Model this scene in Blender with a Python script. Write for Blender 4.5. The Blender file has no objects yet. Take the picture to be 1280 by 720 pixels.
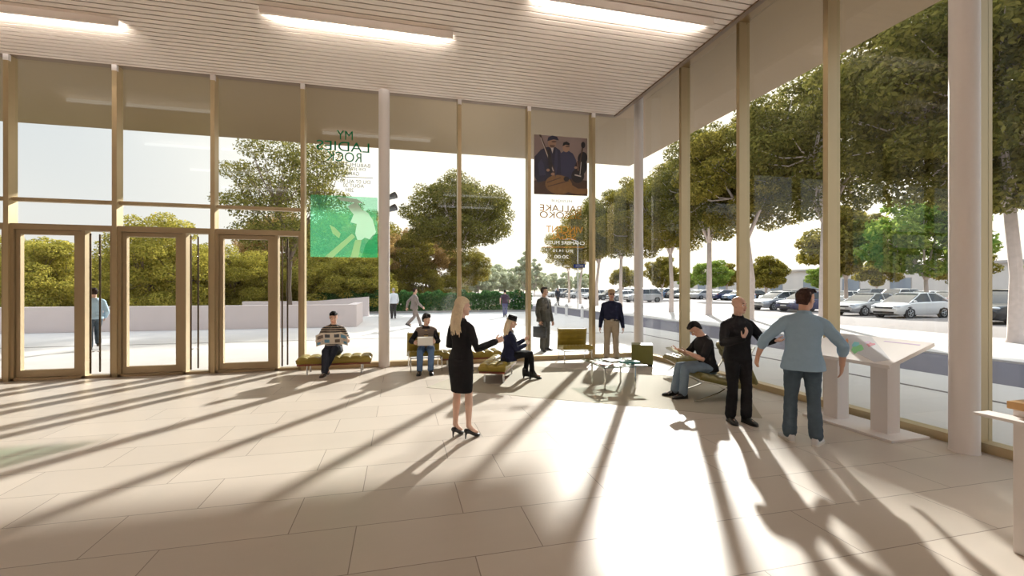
import bpy, bmesh, math, random
import numpy as np
from mathutils import Vector, Matrix, noise
from math import sin, cos, pi, radians as R

SC = bpy.context.scene
COL = SC.collection

# ------------------------------------------------------------------ camera, sky, sun, exposure
CAM_H, FPX, YAW = 1.75, 565.0, R(13.92)
cam_data = bpy.data.cameras.new('camera')
cam_data.sensor_width = 36.0
cam_data.lens = 36.0 * FPX / 1280.0
cam_data.clip_start, cam_data.clip_end = 0.05, 900
cam = bpy.data.objects.new('camera', cam_data)
COL.objects.link(cam)
cam.location = (0, 0, CAM_H)
cam.rotation_euler = (R(90), 0, -YAW)
SC.camera = cam

SUN_AZ, SUN_EL = R(32.3), R(24.8)          # azimuth measured from +Y towards +X
sun_data = bpy.data.lights.new('sun', 'SUN')
sun_data.energy = 8.8
sun_data.angle = R(1.5)
sun_data.color = (1.0, 0.965, 0.92)
sun = bpy.data.objects.new('sun', sun_data)
COL.objects.link(sun)
sdir = Vector((sin(SUN_AZ) * cos(SUN_EL), cos(SUN_AZ) * cos(SUN_EL), sin(SUN_EL)))
sun.rotation_euler = sdir.to_track_quat('Z', 'Y').to_euler()
sun.location = (20, 30, 30)

world = bpy.data.worlds.new('sky')
SC.world = world
world.use_nodes = True
wn, wl = world.node_tree.nodes, world.node_tree.links
wn.clear()
w_out = wn.new('ShaderNodeOutputWorld'); w_bg = wn.new('ShaderNodeBackground')
w_tc = wn.new('ShaderNodeTexCoord'); w_sep = wn.new('ShaderNodeSeparateXYZ')
w_ramp = wn.new('ShaderNodeValToRGB')
e = w_ramp.color_ramp.elements
e[0].position, e[0].color = 0.0, (1.0, 0.95, 0.89, 1)
e[1].position, e[1].color = 0.75, (0.72, 0.82, 0.95, 1)
x = e.new(0.12); x.color = (0.98, 0.97, 0.95, 1)
x = e.new(0.36); x.color = (0.80, 0.86, 0.92, 1)
w_dot = wn.new('ShaderNodeVectorMath'); w_dot.operation = 'DOT_PRODUCT'
w_dot.inputs[1].default_value = sdir
w_map = wn.new('ShaderNodeMapRange'); w_map.interpolation_type = 'SMOOTHSTEP'
w_map.inputs[1].default_value = 0.45; w_map.inputs[2].default_value = 1.0
w_mix = wn.new('ShaderNodeMix'); w_mix.data_type = 'RGBA'
w_mix.inputs[7].default_value = (1.75, 1.6, 1.38, 1)
wl.new(w_tc.outputs['Generated'], w_sep.inputs[0]); wl.new(w_sep.outputs['Z'], w_ramp.inputs[0])
wl.new(w_tc.outputs['Generated'], w_dot.inputs[0]); wl.new(w_dot.outputs['Value'], w_map.inputs[0])
wl.new(w_map.outputs[0], w_mix.inputs[0]); wl.new(w_ramp.outputs[0], w_mix.inputs[6])
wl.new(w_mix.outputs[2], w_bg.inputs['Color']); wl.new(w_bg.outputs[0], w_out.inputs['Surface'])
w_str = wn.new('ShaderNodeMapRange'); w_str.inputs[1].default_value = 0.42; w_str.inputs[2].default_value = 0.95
w_str.inputs[3].default_value = 0.84; w_str.inputs[4].default_value = 2.3      # overhead sky raised out of view as added fill light
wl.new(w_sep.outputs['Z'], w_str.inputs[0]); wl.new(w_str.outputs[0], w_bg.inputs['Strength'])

SC.view_settings.view_transform = 'Standard'
SC.view_settings.look = 'None'
SC.view_settings.gamma = 1.0
SC.view_settings.use_curve_mapping = False
SC.view_settings.exposure = 0.15
SC.cycles.max_bounces = 10
SC.cycles.transparent_max_bounces = 24
SC.cycles.diffuse_bounces = 6
SC.cycles.sample_clamp_indirect = 6.0
SC.cycles.use_denoising = True
SC.cycles.caustics_reflective = False
SC.cycles.caustics_refractive = False

# ------------------------------------------------------------------ helpers
def ground(px, py, z=0.0):
    d = (CAM_H - z) * FPX / (py - 360.0)
    l = (px - 640.0) / FPX * d
    return Vector((d * sin(YAW) + l * cos(YAW), d * cos(YAW) - l * sin(YAW), z))

def onA(px, py, Y):                        # a pixel on the plane y = Y
    t = (px - 640.0) / FPX
    d = Y / (cos(YAW) - sin(YAW) * t)
    return d * (sin(YAW) + cos(YAW) * t), CAM_H - (py - 360.0) * d / FPX

def lin(c):
    return c / 12.92 if c <= 0.04045 else ((c + 0.055) / 1.055) ** 2.4

def rgb(r, g, b):
    return (lin(r / 255.0), lin(g / 255.0), lin(b / 255.0), 1.0)

def mat(name, col, rough=0.6, metal=0.0, var=0.0, scale=8.0, bump=0.0, bscale=60.0, spec=0.5, coat=0.0, trans=0.0):
    m = bpy.data.materials.new(name); m.use_nodes = True
    n, l = m.node_tree.nodes, m.node_tree.links
    b = n['Principled BSDF']
    b.inputs['Base Color'].default_value = col
    b.inputs['Roughness'].default_value = rough
    b.inputs['Metallic'].default_value = metal
    b.inputs['Specular IOR Level'].default_value = spec
    b.inputs['Coat Weight'].default_value = coat
    tc = n.new('ShaderNodeTexCoord')
    if var > 0:
        t = n.new('ShaderNodeTexNoise'); t.inputs['Scale'].default_value = scale; t.inputs['Detail'].default_value = 4
        mx = n.new('ShaderNodeMix'); mx.data_type = 'RGBA'
        mx.inputs[6].default_value = [c * (1 - var) for c in col[:3]] + [1]
        mx.inputs[7].default_value = [min(1, c * (1 + var)) for c in col[:3]] + [1]
        l.new(tc.outputs['Object'], t.inputs['Vector']); l.new(t.outputs['Fac'], mx.inputs[0])
        l.new(mx.outputs[2], b.inputs['Base Color'])
    if bump > 0:
        t2 = n.new('ShaderNodeTexNoise'); t2.inputs['Scale'].default_value = bscale; t2.inputs['Detail'].default_value = 3
        bp = n.new('ShaderNodeBump'); bp.inputs['Strength'].default_value = bump; bp.inputs['Distance'].default_value = 0.02
        l.new(tc.outputs['Object'], t2.inputs['Vector']); l.new(t2.outputs['Fac'], bp.inputs['Height'])
        l.new(bp.outputs[0], b.inputs['Normal'])
    return m

def striped(name, c1, c2, freq, width=0.5, axis='Z', rough=0.8):
    m = mat(name, c1, rough)
    n, l = m.node_tree.nodes, m.node_tree.links
    tc = n.new('ShaderNodeTexCoord'); s = n.new('ShaderNodeSeparateXYZ')
    a = n.new('ShaderNodeMath'); a.operation = 'MULTIPLY'; a.inputs[1].default_value = freq
    f = n.new('ShaderNodeMath'); f.operation = 'FRACT'
    g = n.new('ShaderNodeMath'); g.operation = 'GREATER_THAN'; g.inputs[1].default_value = width
    mx = n.new('ShaderNodeMix'); mx.data_type = 'RGBA'
    mx.inputs[6].default_value = c1; mx.inputs[7].default_value = c2
    l.new(tc.outputs['Object'], s.inputs[0]); l.new(s.outputs[axis], a.inputs[0]); l.new(a.outputs[0], f.inputs[0])
    l.new(f.outputs[0], g.inputs[0]); l.new(g.outputs[0], mx.inputs[0]); l.new(mx.outputs[2], n['Principled BSDF'].inputs['Base Color'])
    return m

def emit(name, col, strength):
    m = bpy.data.materials.new(name); m.use_nodes = True
    n, l = m.node_tree.nodes, m.node_tree.links
    n.remove(n['Principled BSDF'])
    em = n.new('ShaderNodeEmission'); em.inputs[0].default_value = col; em.inputs[1].default_value = strength
    l.new(em.outputs[0], n['Material Output'].inputs[0])
    return m

def glass_mat(name, tint=(0.97, 0.985, 0.975, 1), refl=0.9):
    m = bpy.data.materials.new(name); m.use_nodes = True
    n, l = m.node_tree.nodes, m.node_tree.links
    n.remove(n['Principled BSDF'])
    tr = n.new('ShaderNodeBsdfTransparent'); tr.inputs[0].default_value = tint
    gl = n.new('ShaderNodeBsdfGlossy'); gl.inputs['Roughness'].default_value = 0.01
    ge = n.new('ShaderNodeNewGeometry')
    dt_ = n.new('ShaderNodeVectorMath'); dt_.operation = 'DOT_PRODUCT'
    l.new(ge.outputs['Incoming'], dt_.inputs[0]); l.new(ge.outputs['Normal'], dt_.inputs[1])
    prev = dt_.outputs['Value']
    for op, v, swap in (('ABSOLUTE', None, 0), ('SUBTRACT', 1.0, 1), ('POWER', 5.0, 0), ('MULTIPLY', 0.96 * refl, 0), ('ADD', 0.04 * refl, 0)):
        k = n.new('ShaderNodeMath'); k.operation = op; k.use_clamp = op == 'SUBTRACT'
        l.new(prev, k.inputs[1 if swap else 0])
        if v is not None: k.inputs[0 if swap else 1].default_value = v
        prev = k.outputs[0]
    mx = n.new('ShaderNodeMixShader')
    l.new(prev, mx.inputs[0])
    l.new(tr.outputs[0], mx.inputs[1]); l.new(gl.outputs[0], mx.inputs[2])
    l.new(mx.outputs[0], n['Material Output'].inputs[0])
    return m

def leaf_mat(name, c1, c2, trans=0.45):
    m = bpy.data.materials.new(name); m.use_nodes = True
    n, l = m.node_tree.nodes, m.node_tree.links
    n.remove(n['Principled BSDF'])
    g = n.new('ShaderNodeNewGeometry')
    mx = n.new('ShaderNodeMix'); mx.data_type = 'RGBA'
    mx.inputs[6].default_value = c1; mx.inputs[7].default_value = c2
    l.new(g.outputs['Random Per Island'], mx.inputs[0])
    d = n.new('ShaderNodeBsdfDiffuse'); t = n.new('ShaderNodeBsdfTranslucent')
    ms = n.new('ShaderNodeMixShader'); ms.inputs[0].default_value = trans
    l.new(mx.outputs[2], d.inputs[0]); l.new(mx.outputs[2], t.inputs[0])
    l.new(d.outputs[0], ms.inputs[1]); l.new(t.outputs[0], ms.inputs[2])
    l.new(ms.outputs[0], n['Material Output'].inputs[0])
    return m

class MB:
    """collects shapes into one bmesh; build() links them as one mesh object"""
    def __init__(self):
        self.bm = bmesh.new(); self.mi = 0
    def _faces(self, fs):
        for f in fs: f.material_index = self.mi
    def box(self, x0, x1, y0, y1, z0, z1, rot=None, bevel=0.0):
        vs = [self.bm.verts.new((x, y, z)) for x in (x0, x1) for y in (y0, y1) for z in (z0, z1)]
        idx = [(0, 1, 3, 2), (4, 6, 7, 5), (0, 4, 5, 1), (2, 3, 7, 6), (0, 2, 6, 4), (1, 5, 7, 3)]
        fs = [self.bm.faces.new([vs[i] for i in q]) for q in idx]
        self._faces(fs)
        if bevel:
            es = list({e for f in fs for e in f.edges})
            r = bmesh.ops.bevel(self.bm, geom=es, offset=bevel, segments=2, affect='EDGES', profile=0.5)
            self._faces(r['faces'])
            vs = list({v for f in r['faces'] for v in f.verts} | {v for v in vs if v.is_valid})
        if rot is not None:
            for v in vs: v.co = rot @ v.co
        return vs
    def rings(self, rings, cap=True, closed=True):
        rv = [[self.bm.verts.new(p) for p in r] for r in rings]
        fs = []
        for a, b in zip(rv, rv[1:]):
            n = len(a)
            for i in range(n if closed else n - 1):
                j = (i + 1) % n
                fs.append(self.bm.faces.new((a[i], a[j], b[j], b[i])))
        if cap:
            fs.append(self.bm.faces.new(rv[0][::-1])); fs.append(self.bm.faces.new(rv[-1]))
        self._faces(fs)
        return rv
    def tube(self, pts, radii, n=10, round_ends=True):
        pts = [Vector(p) for p in pts]
        if not hasattr(radii, '__len__'): radii = [radii] * len(pts)
        radii = list(radii)
        if round_ends:
            d0 = (pts[0] - pts[1]).normalized(); d1 = (pts[-1] - pts[-2]).normalized()
            r0, r1 = radii[0], radii[-1]
            pts = [pts[0] + d0 * r0 * .95, pts[0] + d0 * r0 * .7] + pts + [pts[-1] + d1 * r1 * .7, pts[-1] + d1 * r1 * .95]
            radii = [r0 * .3, r0 * .72] + radii + [r1 * .72, r1 * .3]
        rings, prev = [], None
        for i, p in enumerate(pts):
            if i == 0: d = pts[1] - p
            elif i == len(pts) - 1: d = p - pts[i - 1]
            else: d = (pts[i + 1] - p).normalized() + (p - pts[i - 1]).normalized()
            if d.length < 1e-9: d = Vector((0, 0, 1))
            d.normalize()
            if prev is None:
                a = Vector((1, 0, 0)) if abs(d.x) < .8 else Vector((0, 1, 0))
                u = (a - d * a.dot(d)).normalized()
            else:
                u = (prev - d * prev.dot(d)).normalized()
            prev = u; v = d.cross(u)
            rings.append([p + (u * cos(2 * pi * k / n) + v * sin(2 * pi * k / n)) * radii[i] for k in range(n)])
        self.rings(rings)
    def lathe(self, prof, n=24, M=None):
        rg = []
        for r, z in prof:
            ring = [Vector((max(r, 1e-4) * cos(2 * pi * k / n), max(r, 1e-4) * sin(2 * pi * k / n), z)) for k in range(n)]
            rg.append([M @ p for p in ring] if M is not None else ring)
        self.rings(rg)
    def ellipsoid(self, c, rx, ry, rz, M=None, n=16, m=10):
        rg = []
        for i in range(m + 1):
            a = -pi / 2 + pi * (0.04 + 0.92 * i / m)
            ring = [Vector((rx * cos(a) * cos(2 * pi * k / n), ry * cos(a) * sin(2 * pi * k / n), rz * sin(a))) for k in range(n)]
            if M is not None: ring = [M @ p for p in ring]
            rg.append([p + Vector(c) for p in ring])
        self.rings(rg)
    def prism(self, poly, z0, z1, fn=None):
        """poly in 2-D; fn maps (u, v, w) to a point"""
        fn = fn or (lambda u, v, w: (u, v, w))
        a = [self.bm.verts.new(fn(u, v, z0)) for u, v in poly]
        b = [self.bm.verts.new(fn(u, v, z1)) for u, v in poly]
        n = len(poly)
        fs = [self.bm.faces.new((a[i], a[(i + 1) % n], b[(i + 1) % n], b[i])) for i in range(n)]
        fs.append(self.bm.faces.new(a[::-1])); fs.append(self.bm.faces.new(b))
        self._faces(fs)
    def mesh(self, name, mats, smooth=False, sharp=35):
        bmesh.ops.recalc_face_normals(self.bm, faces=self.bm.faces)
        me = bpy.data.meshes.new(name)
        self.bm.to_mesh(me); self.bm.free()
        for m in (mats if isinstance(mats, (list, tuple)) else [mats]): me.materials.append(m)
        if smooth:
            me.polygons.foreach_set('use_smooth', [True] * len(me.polygons))
            try: me.set_sharp_from_angle(angle=R(sharp))
            except Exception: pass
        return me
    def build(self, name, mats, parent=None, smooth=False, sharp=35):
        return put(name, self.mesh(name, mats, smooth, sharp), parent)

def put(name, me, parent=None):
    o = bpy.data.objects.new(name, me); COL.objects.link(o)
    if parent is not None: o.parent = parent
    return o

def tag(o, label=None, cat=None, group=None, kind=None):
    if label: o['label'] = label
    if cat: o['category'] = cat
    if group: o['group'] = group
    if kind: o['kind'] = kind
    return o

def empty(name, loc=(0, 0, 0), rz=0.0, label=None, cat=None, group=None, kind=None):
    o = bpy.data.objects.new(name, None); COL.objects.link(o)
    o.empty_display_size = 0.2
    o.location = loc; o.rotation_euler = (0, 0, rz)
    return tag(o, label, cat, group, kind)

def copy_tree(o, parent=None):
    c = o.copy(); COL.objects.link(c)
    if parent is not None: c.parent = parent
    for ch in list(o.children): copy_tree(ch, c)
    return c

WORKBENCH = bpy.data.scenes.new('workbench')          # modifiers are evaluated here, away from the heavy scene
def evaluated_mesh(o):
    WORKBENCH.collection.objects.link(o)
    vl = WORKBENCH.view_layers[0]; vl.update()
    out = bpy.data.meshes.new_from_object(o.evaluated_get(vl.depsgraph))
    bpy.data.objects.remove(o)
    return out

def voxel(mb, size, smooth_iter=4, factor=0.5):
    """fuse overlapping closed volumes into one continuous surface"""
    me = mb.mesh('tmp', [])
    o = bpy.data.objects.new('tmp', me)
    r = o.modifiers.new('r', 'REMESH'); r.mode = 'VOXEL'; r.voxel_size = size; r.use_smooth_shade = True
    if smooth_iter:
        s = o.modifiers.new('s', 'SMOOTH'); s.iterations = smooth_iter; s.factor = factor
    out = evaluated_mesh(o); bpy.data.meshes.remove(me)
    out.polygons.foreach_set('use_smooth', [True] * len(out.polygons))
    return out
# ------------------------------------------------------------------ materials of the place
M = {}
M['gold'] = mat('champagne metal', rgb(190, 170, 134), 0.4, 0.6, var=0.06, scale=3)
M['gold_door'] = mat('bronze door metal', rgb(178, 158, 126), 0.42, 0.6, var=0.05, scale=3)
M['dark_bar'] = mat('dark bronze', rgb(84, 68, 48), 0.35, 0.7)
M['white'] = mat('white paint', rgb(230, 222, 218), 0.5, var=0.02, scale=2)
M['ceiling'] = mat('ceiling slat paint', rgb(222, 206, 192), 0.55, var=0.03, scale=2)
M['ceiling_back'] = mat('dark ceiling void', rgb(120, 105, 95), 0.9)
M['soffit'] = mat('canopy soffit paint', rgb(138, 113, 76), 0.35, 0.5, var=0.03, scale=1)
M['trim'] = mat('brown ceiling trim', rgb(120, 98, 76), 0.5, 0.3)
M['glass'] = glass_mat('clear glass', refl=.7)
M['steel'] = mat('chrome', rgb(225, 225, 222), 0.12, 1.0)
M['black_metal'] = mat('black metal', rgb(30, 30, 30), 0.4, 0.5)

def floor_mat(name, c1, c2, mortar, rough, row=0.58, width=1.25, msize=0.004, offy=0.0, spec=0.5):
    m = mat(name, c1, rough, spec=spec)
    n, l = m.node_tree.nodes, m.node_tree.links
    b = n['Principled BSDF']
    tc = n.new('ShaderNodeTexCoord'); mp = n.new('ShaderNodeMapping'); mp.inputs['Location'].default_value = (0.31, offy, 0)
    br = n.new('ShaderNodeTexBrick')
    br.offset = 0.37; br.squash = 1.0; br.squash_frequency = 3
    br.inputs['Scale'].default_value = 1.0
    br.inputs['Mortar Size'].default_value = msize; br.inputs['Mortar Smooth'].default_value = 0.2
    br.inputs['Brick Width'].default_value = width; br.inputs['Row Height'].default_value = row
    br.inputs['Color1'].default_value = c1; br.inputs['Color2'].default_value = c2; br.inputs['Mortar'].default_value = mortar
    br.inputs['Bias'].default_value = 0.0
    t = n.new('ShaderNodeTexNoise'); t.inputs['Scale'].default_value = 1.6; t.inputs['Detail'].default_value = 8; t.inputs['Roughness'].default_value = 0.65
    mp2 = n.new('ShaderNodeMapping'); mp2.inputs['Scale'].default_value = (0.7, 2.2, 1)
    mr = n.new('ShaderNodeMapRange'); mr.inputs[3].default_value = 0.93; mr.inputs[4].default_value = 1.06
    mx = n.new('ShaderNodeMix'); mx.data_type = 'RGBA'; mx.blend_type = 'MULTIPLY'; mx.inputs[0].default_value = 1.0
    l.new(tc.outputs['Object'], mp.inputs[0]); l.new(mp.outputs[0], br.inputs['Vector'])
    l.new(tc.outputs['Object'], mp2.inputs[0]); l.new(mp2.outputs[0], t.inputs['Vector'])
    l.new(t.outputs['Fac'], mr.inputs[0]); l.new(br.outputs['Color'], mx.inputs[6]); l.new(mr.outputs[0], mx.inputs[7])
    l.new(mx.outputs[2], b.inputs['Base Color'])
    rr = n.new('ShaderNodeMapRange'); rr.inputs[3].default_value = rough * 0.8; rr.inputs[4].default_value = rough * 1.25
    l.new(t.outputs['Fac'], rr.inputs[0]); l.new(rr.outputs[0], b.inputs['Roughness'])
    return m
M['floor'] = floor_mat('polished stone tiles', rgb(205, 194, 182), rgb(196, 185, 173), rgb(140, 128, 116), 0.36, offy=-0.02, spec=0.32)
M['plaza'] = floor_mat('pale plaza paving', rgb(214, 209, 206), rgb(207, 203, 201), rgb(196, 190, 186), 0.5, row=0.6, width=0.6, spec=0.35)
M['rug'] = mat('flush grey beige carpet', rgb(178, 171, 155), 0.8, var=0.05, scale=30, spec=0.1)
M['asphalt'] = mat('asphalt', rgb(112, 108, 116), 0.85, var=0.12, scale=2.5, bump=.2, spec=0.15)
M['lot'] = mat('parking asphalt', rgb(150, 142, 139), 0.85, var=0.08, scale=.6, spec=0.15)
M['median'] = mat('pale concrete median', rgb(218, 210, 204), 0.8, var=0.04, scale=.7, spec=0.15)
M['groove'] = mat('drain groove', rgb(105, 98, 95), 0.8)
M['garden_wall'] = mat('pinkish grey concrete', rgb(226, 212, 209), 0.85, var=0.05, scale=1.5, spec=0.2)
M['kerb'] = mat('grey kerb stone', rgb(150, 144, 140), 0.8, var=0.05)
M['soil'] = mat('dry ground cover', rgb(150, 140, 105), 0.95, var=0.2, scale=.4)

GA, GB = 10.6, 6.15            # inner planes of the two glazed walls' glass
ZC, ZS = 6.12, 6.60            # ceiling and soffit heights
XL, YB = -12.4, -6.0           # hidden left and back walls

def struct(name, mb, m, parent=None, smooth=False):
    o = mb.build(name, m, parent, smooth)
    if parent is None: o['kind'] = 'structure'
    return o

# floor
b = MB(); b.box(XL, 6.32, YB, 10.78, -0.3, 0.0); struct('floor', b, M['floor'])
# ceiling of painted slats running parallel to the entrance wall
b = MB()
y = YB
while y < 10.42:
    y1 = min(y + 0.112, 10.46)
    b.box(XL, 5.27, y, y1, ZC, ZC + 0.03)
    y += 0.14
b.mi = 1; b.box(XL, 5.30, YB, 10.46, ZC + 0.05, ZC + 0.12)
struct('ceiling', b, [M['ceiling'], M['ceiling_back']])
b = MB(); b.box(5.27, 5.36, YB, 10.44, ZC - 0.03, ZS + 0.05); b.box(5.27, 5.31, 10.44, 10.5, ZC - .03, ZS)
struct('trim_1', b, M['trim'])
b = MB(); b.box(XL, 5.36, 10.46, 10.62, ZC - 0.005, ZS); struct('trim_2', b, M['trim'])
# hidden walls
b = MB(); b.box(XL - 0.2, XL, YB - .2, 10.7, 0, ZS + .2); struct('wall_left', b, M['white'])
b = MB(); b.box(XL, 6.3, YB - 0.2, YB, 0, ZS + .2); struct('wall_back', b, M['white'])
# canopy roof that also covers the room
b = MB(); b.box(XL - 8, 8.88, YB - 0.2, 16.35, ZS + 0.25, ZS + 0.6)
b.mi = 1; b.box(XL - 8, 8.86, 10.62, 16.33, ZS, ZS + 0.25); b.box(5.36, 8.86, YB - .2, 10.62, ZS, ZS + 0.25)
struct('canopy_roof', b, [M['white'], M['soffit']])

# columns
def column(x, y, r, z1):
    b = MB(); b.lathe([(r + .004, 0.0), (r + .004, .012), (r, .016), (r, z1)], 40, Matrix.Translation((x, y, 0)))
    struct('column', b, M['white'], smooth=True)
column(-0.34, 10.40, 0.118, ZC + 0.04)
column(5.90, 10.40, 0.115, ZS + 0.02)
column(5.86, 3.53, 0.125, ZS + 0.02)

# glazed entrance wall (plane y = GA)
XA = [-12.23, -10.53, -8.83, -7.13, -5.42, -3.72, -2.02, -0.34, 1.34, 3.02, 4.69]
def bay_A(n, x0, x1, door):
    e = empty('window_%d' % n, ((x0 + x1) / 2, GA, 0)); e['kind'] = 'structure'
    cx = (x0 + x1) / 2
    zb = 2.96 if door else 0.11
    if x0 != -0.34:
        b = MB(); b.box(x0 - .04 - cx, x0 + .04 - cx, -0.16, 0.06, 0, ZC)
        b.build('mullion', M['gold'], e)
        b = MB(); b.box(x0 - .042 - cx, x0 + .042 - cx, -0.165, -.1, ZC - .12, ZC - .002)
        b.build('mullion_cap', M['white'], e)
    b = MB(); b.box(x0 + .04 - cx, x1 - .04 - cx, -0.006, 0.006, zb, ZC); b.build('pane', M['glass'], e)
    if door:
        b = MB(); b.box(x0 + .04 - cx, x1 - .04 - cx, -0.06, 0.05, 3.40, 3.47); b.build('transom', M['gold'], e)
    else:
        b = MB(); b.box(x0 - .04 - cx, x1 + .04 - cx, -0.12, 0.05, 0.0, 0.10); b.build('bottom_rail', M['gold'], e)

def door_A(n, x0, x1):
    e = empty('door_%d' % n, ((x0 + x1) / 2, GA, 0)); e['kind'] = 'structure'
    cx = (x0 + x1) / 2; a, c = x0 + .04 - cx, x1 - .04 - cx
    s = a + 1.11                                       # where the leaf ends and the sidelight begins
    b = MB()
    b.box(a, c, -.12, .06, 2.86, 2.97)                # head
    b.box(a, a + .05, -.12, .06, 0, 2.86); b.box(c - .05, c, -.12, .06, 0, 2.86)
    b.box(s, s + .06, -.12, .06, 0, 2.86)
    b.box(a, c, -.12, .06, 0, .05)
    b.build('door_frame', M['gold_door'], e)
    b = MB()
    b.box(a + .055, a + .125, -.07, .02, .055, 2.855); b.box(s - .14, s - .005, -.07, .02, .055, 2.855)
    b.box(a + .125, s - .14, -.07, .02, .055, .19); b.box(a + .125, s - .14, -.07, .02, 2.77, 2.855)
    b.build('door_leaf', M['gold_door'], e)
    b = MB(); b.box(a + .115, s - .13, -.03, -.018, .18, 2.78); b.build('pane', M['glass'], e)
    b = MB(); b.box(s + .06, c - .05, -.006, .006, .05, 2.86); b.build('sidelight_pane', M['glass'], e)
    for k, (dx, yy) in enumerate(((.14, -.10), (.21, .06))):
        b = MB(); b.tube([(s + dx, yy, .10), (s + dx, yy, 2.80)], .017, 10)
        for z in (.5, 2.4): b.tube([(s + dx, yy, z), (s + dx, 0.0, z)], .009, 8)
        b.build('handle', M['dark_bar'], e, True)
win = 1
for i in range(len(XA) - 1):
    isdoor = -8.9 < XA[i] < -2.5
    bay_A(win, XA[i], XA[i + 1], isdoor)
    if isdoor: door_A(win, XA[i], XA[i + 1])
    win += 1
bay_A(win, 4.69, 6.15, False); win += 1

# glazed side wall (plane x = GB)
YBW = [-5.18, -3.44, -1.70, 0.05, 1.79, 3.53, 5.27, 7.02, 8.77, 10.52]
for i in range(len(YBW) - 1):
    y0, y1 = YBW[i], YBW[i + 1]
    e = empty('window_%d' % win, (GB, (y0 + y1) / 2, 0)); e['kind'] = 'structure'; win += 1
    cy = (y0 + y1) / 2
    b = MB(); b.box(-0.16, 0.06, y0 - .04 - cy, y0 + .04 - cy, 0, ZS); b.build('mullion', M['gold'], e)
    b = MB(); b.box(-0.006, 0.006, y0 + .04 - cy, y1 - .04 - cy, .10, ZS); b.build('pane', M['glass'], e)
    b = MB(); b.box(-0.12, 0.05, y0 + .04 - cy, y1 - (.04 if i < 8 else .1) - cy, 0, .10); b.build('bottom_rail', M['gold'], e)

# rug set flush into the tiles
b = MB(); b.prism([(0.45, 8.07), (4.72, 5.08), (5.86, 6.75), (5.86, 7.6), (2.3, 10.1), (1.86, 10.1)], 0.0, 0.004)
tag(b.build('rug', M['rug']), 'large flush grey beige rug under the lounge seating', 'rug')

# ------------------------------------------------------------------ ground outside
b = MB(); b.box(-160, 260, 10.78, 400, -0.5, -0.06); b.box(6.32, 260, -60, 10.78, -0.5, -0.06); b.box(-160, XL - .2, -60, 10.78, -.5, -.06)
struct('ground', b, M['soil'])
b = MB(); b.box(-60, 10.6, 10.78, 33.0, -0.4, -0.004); b.box(6.32, 10.6, -40, 10.78, -0.4, -0.004)
struct('plaza_paving', b, M['plaza'])
b = MB(); b.box(-60, 8.97, 16.30, 16.40, -.02, 0.0); b.box(8.87, 8.97, -40, 16.30, -.02, 0.0)
struct('drain_channel', b, M['groove'])
b = MB(); b.box(10.6, 14.2, -60, 160, -0.4, -0.05); struct('road', b, M['asphalt'])
b = MB(); b.box(14.2, 20.4, -60, 62, -0.4, 0.0); struct('sidewalk', b, M['median'])
b = MB(); b.box(20.4, 78, -60, 200, -0.4, -0.03); b.box(14.2, 20.4, 62, 200, -.4, -.03); b.box(-12, 10.6, 48, 200, -.4, -.03)
struct('parking_lot', b, M['lot'])
b = MB()
for xx, xb in ((27.4, 32.6), (44.5, 56)):
    for k in range(42): b.box(xx, xb, 14.98 + 2.35 * k, 15.08 + 2.35 * k, -.03, -.024)
struct('parking_lines', b, M['median'])
# low garden walls
b = MB(); b.box(-60, -1.9, 21.5, 21.9, 0, 1.0); b.box(-2.3, -1.9, 21.9, 25.0, 0, 1.0)
struct('wall_garden', b, M['garden_wall'])
b = MB(); b.prism([(-9.0, 0), (-1.9, 0), (-1.9, 1.2), (-5.0, .95), (-9.0, .95)], 29.6, 30.0, lambda u, v, w: (u, w, v))
struct('wall_ramp', b, M['garden_wall'])
b = MB(); b.box(-14, 10.0, 32.4, 32.7, -.02, .12); struct('kerb', b, M['kerb'])
# ------------------------------------------------------------------ furniture
M['olive'] = mat('olive leather', rgb(150, 132, 52), 0.42, var=0.08, scale=5, bump=0.12, bscale=40)
M['olive_dark'] = mat('olive green leather', rgb(104, 104, 46), 0.5, var=0.08, scale=5, bump=0.1, bscale=40)
M['moss'] = mat('moss leather', rgb(122, 112, 58), 0.42, var=0.08, scale=5, bump=0.12, bscale=40)
M['wood_red'] = mat('reddish wood frame', rgb(110, 50, 28), 0.4, var=0.15, scale=10)
M['button'] = mat('leather button', rgb(96, 84, 30), 0.5)
M['dark_base'] = mat('dark plinth', rgb(38, 38, 40), 0.5)
M['table_glass'] = glass_mat('table glass', (0.90, 0.95, 0.93, 1), 1.0)
M['paper'] = mat('white paper', rgb(240, 238, 232), 0.6)
M['pink'] = mat('pink cover', rgb(226, 148, 150), 0.5)
M['teal'] = mat('teal cover', rgb(22, 120, 116), 0.45, var=.1, scale=12)

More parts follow.
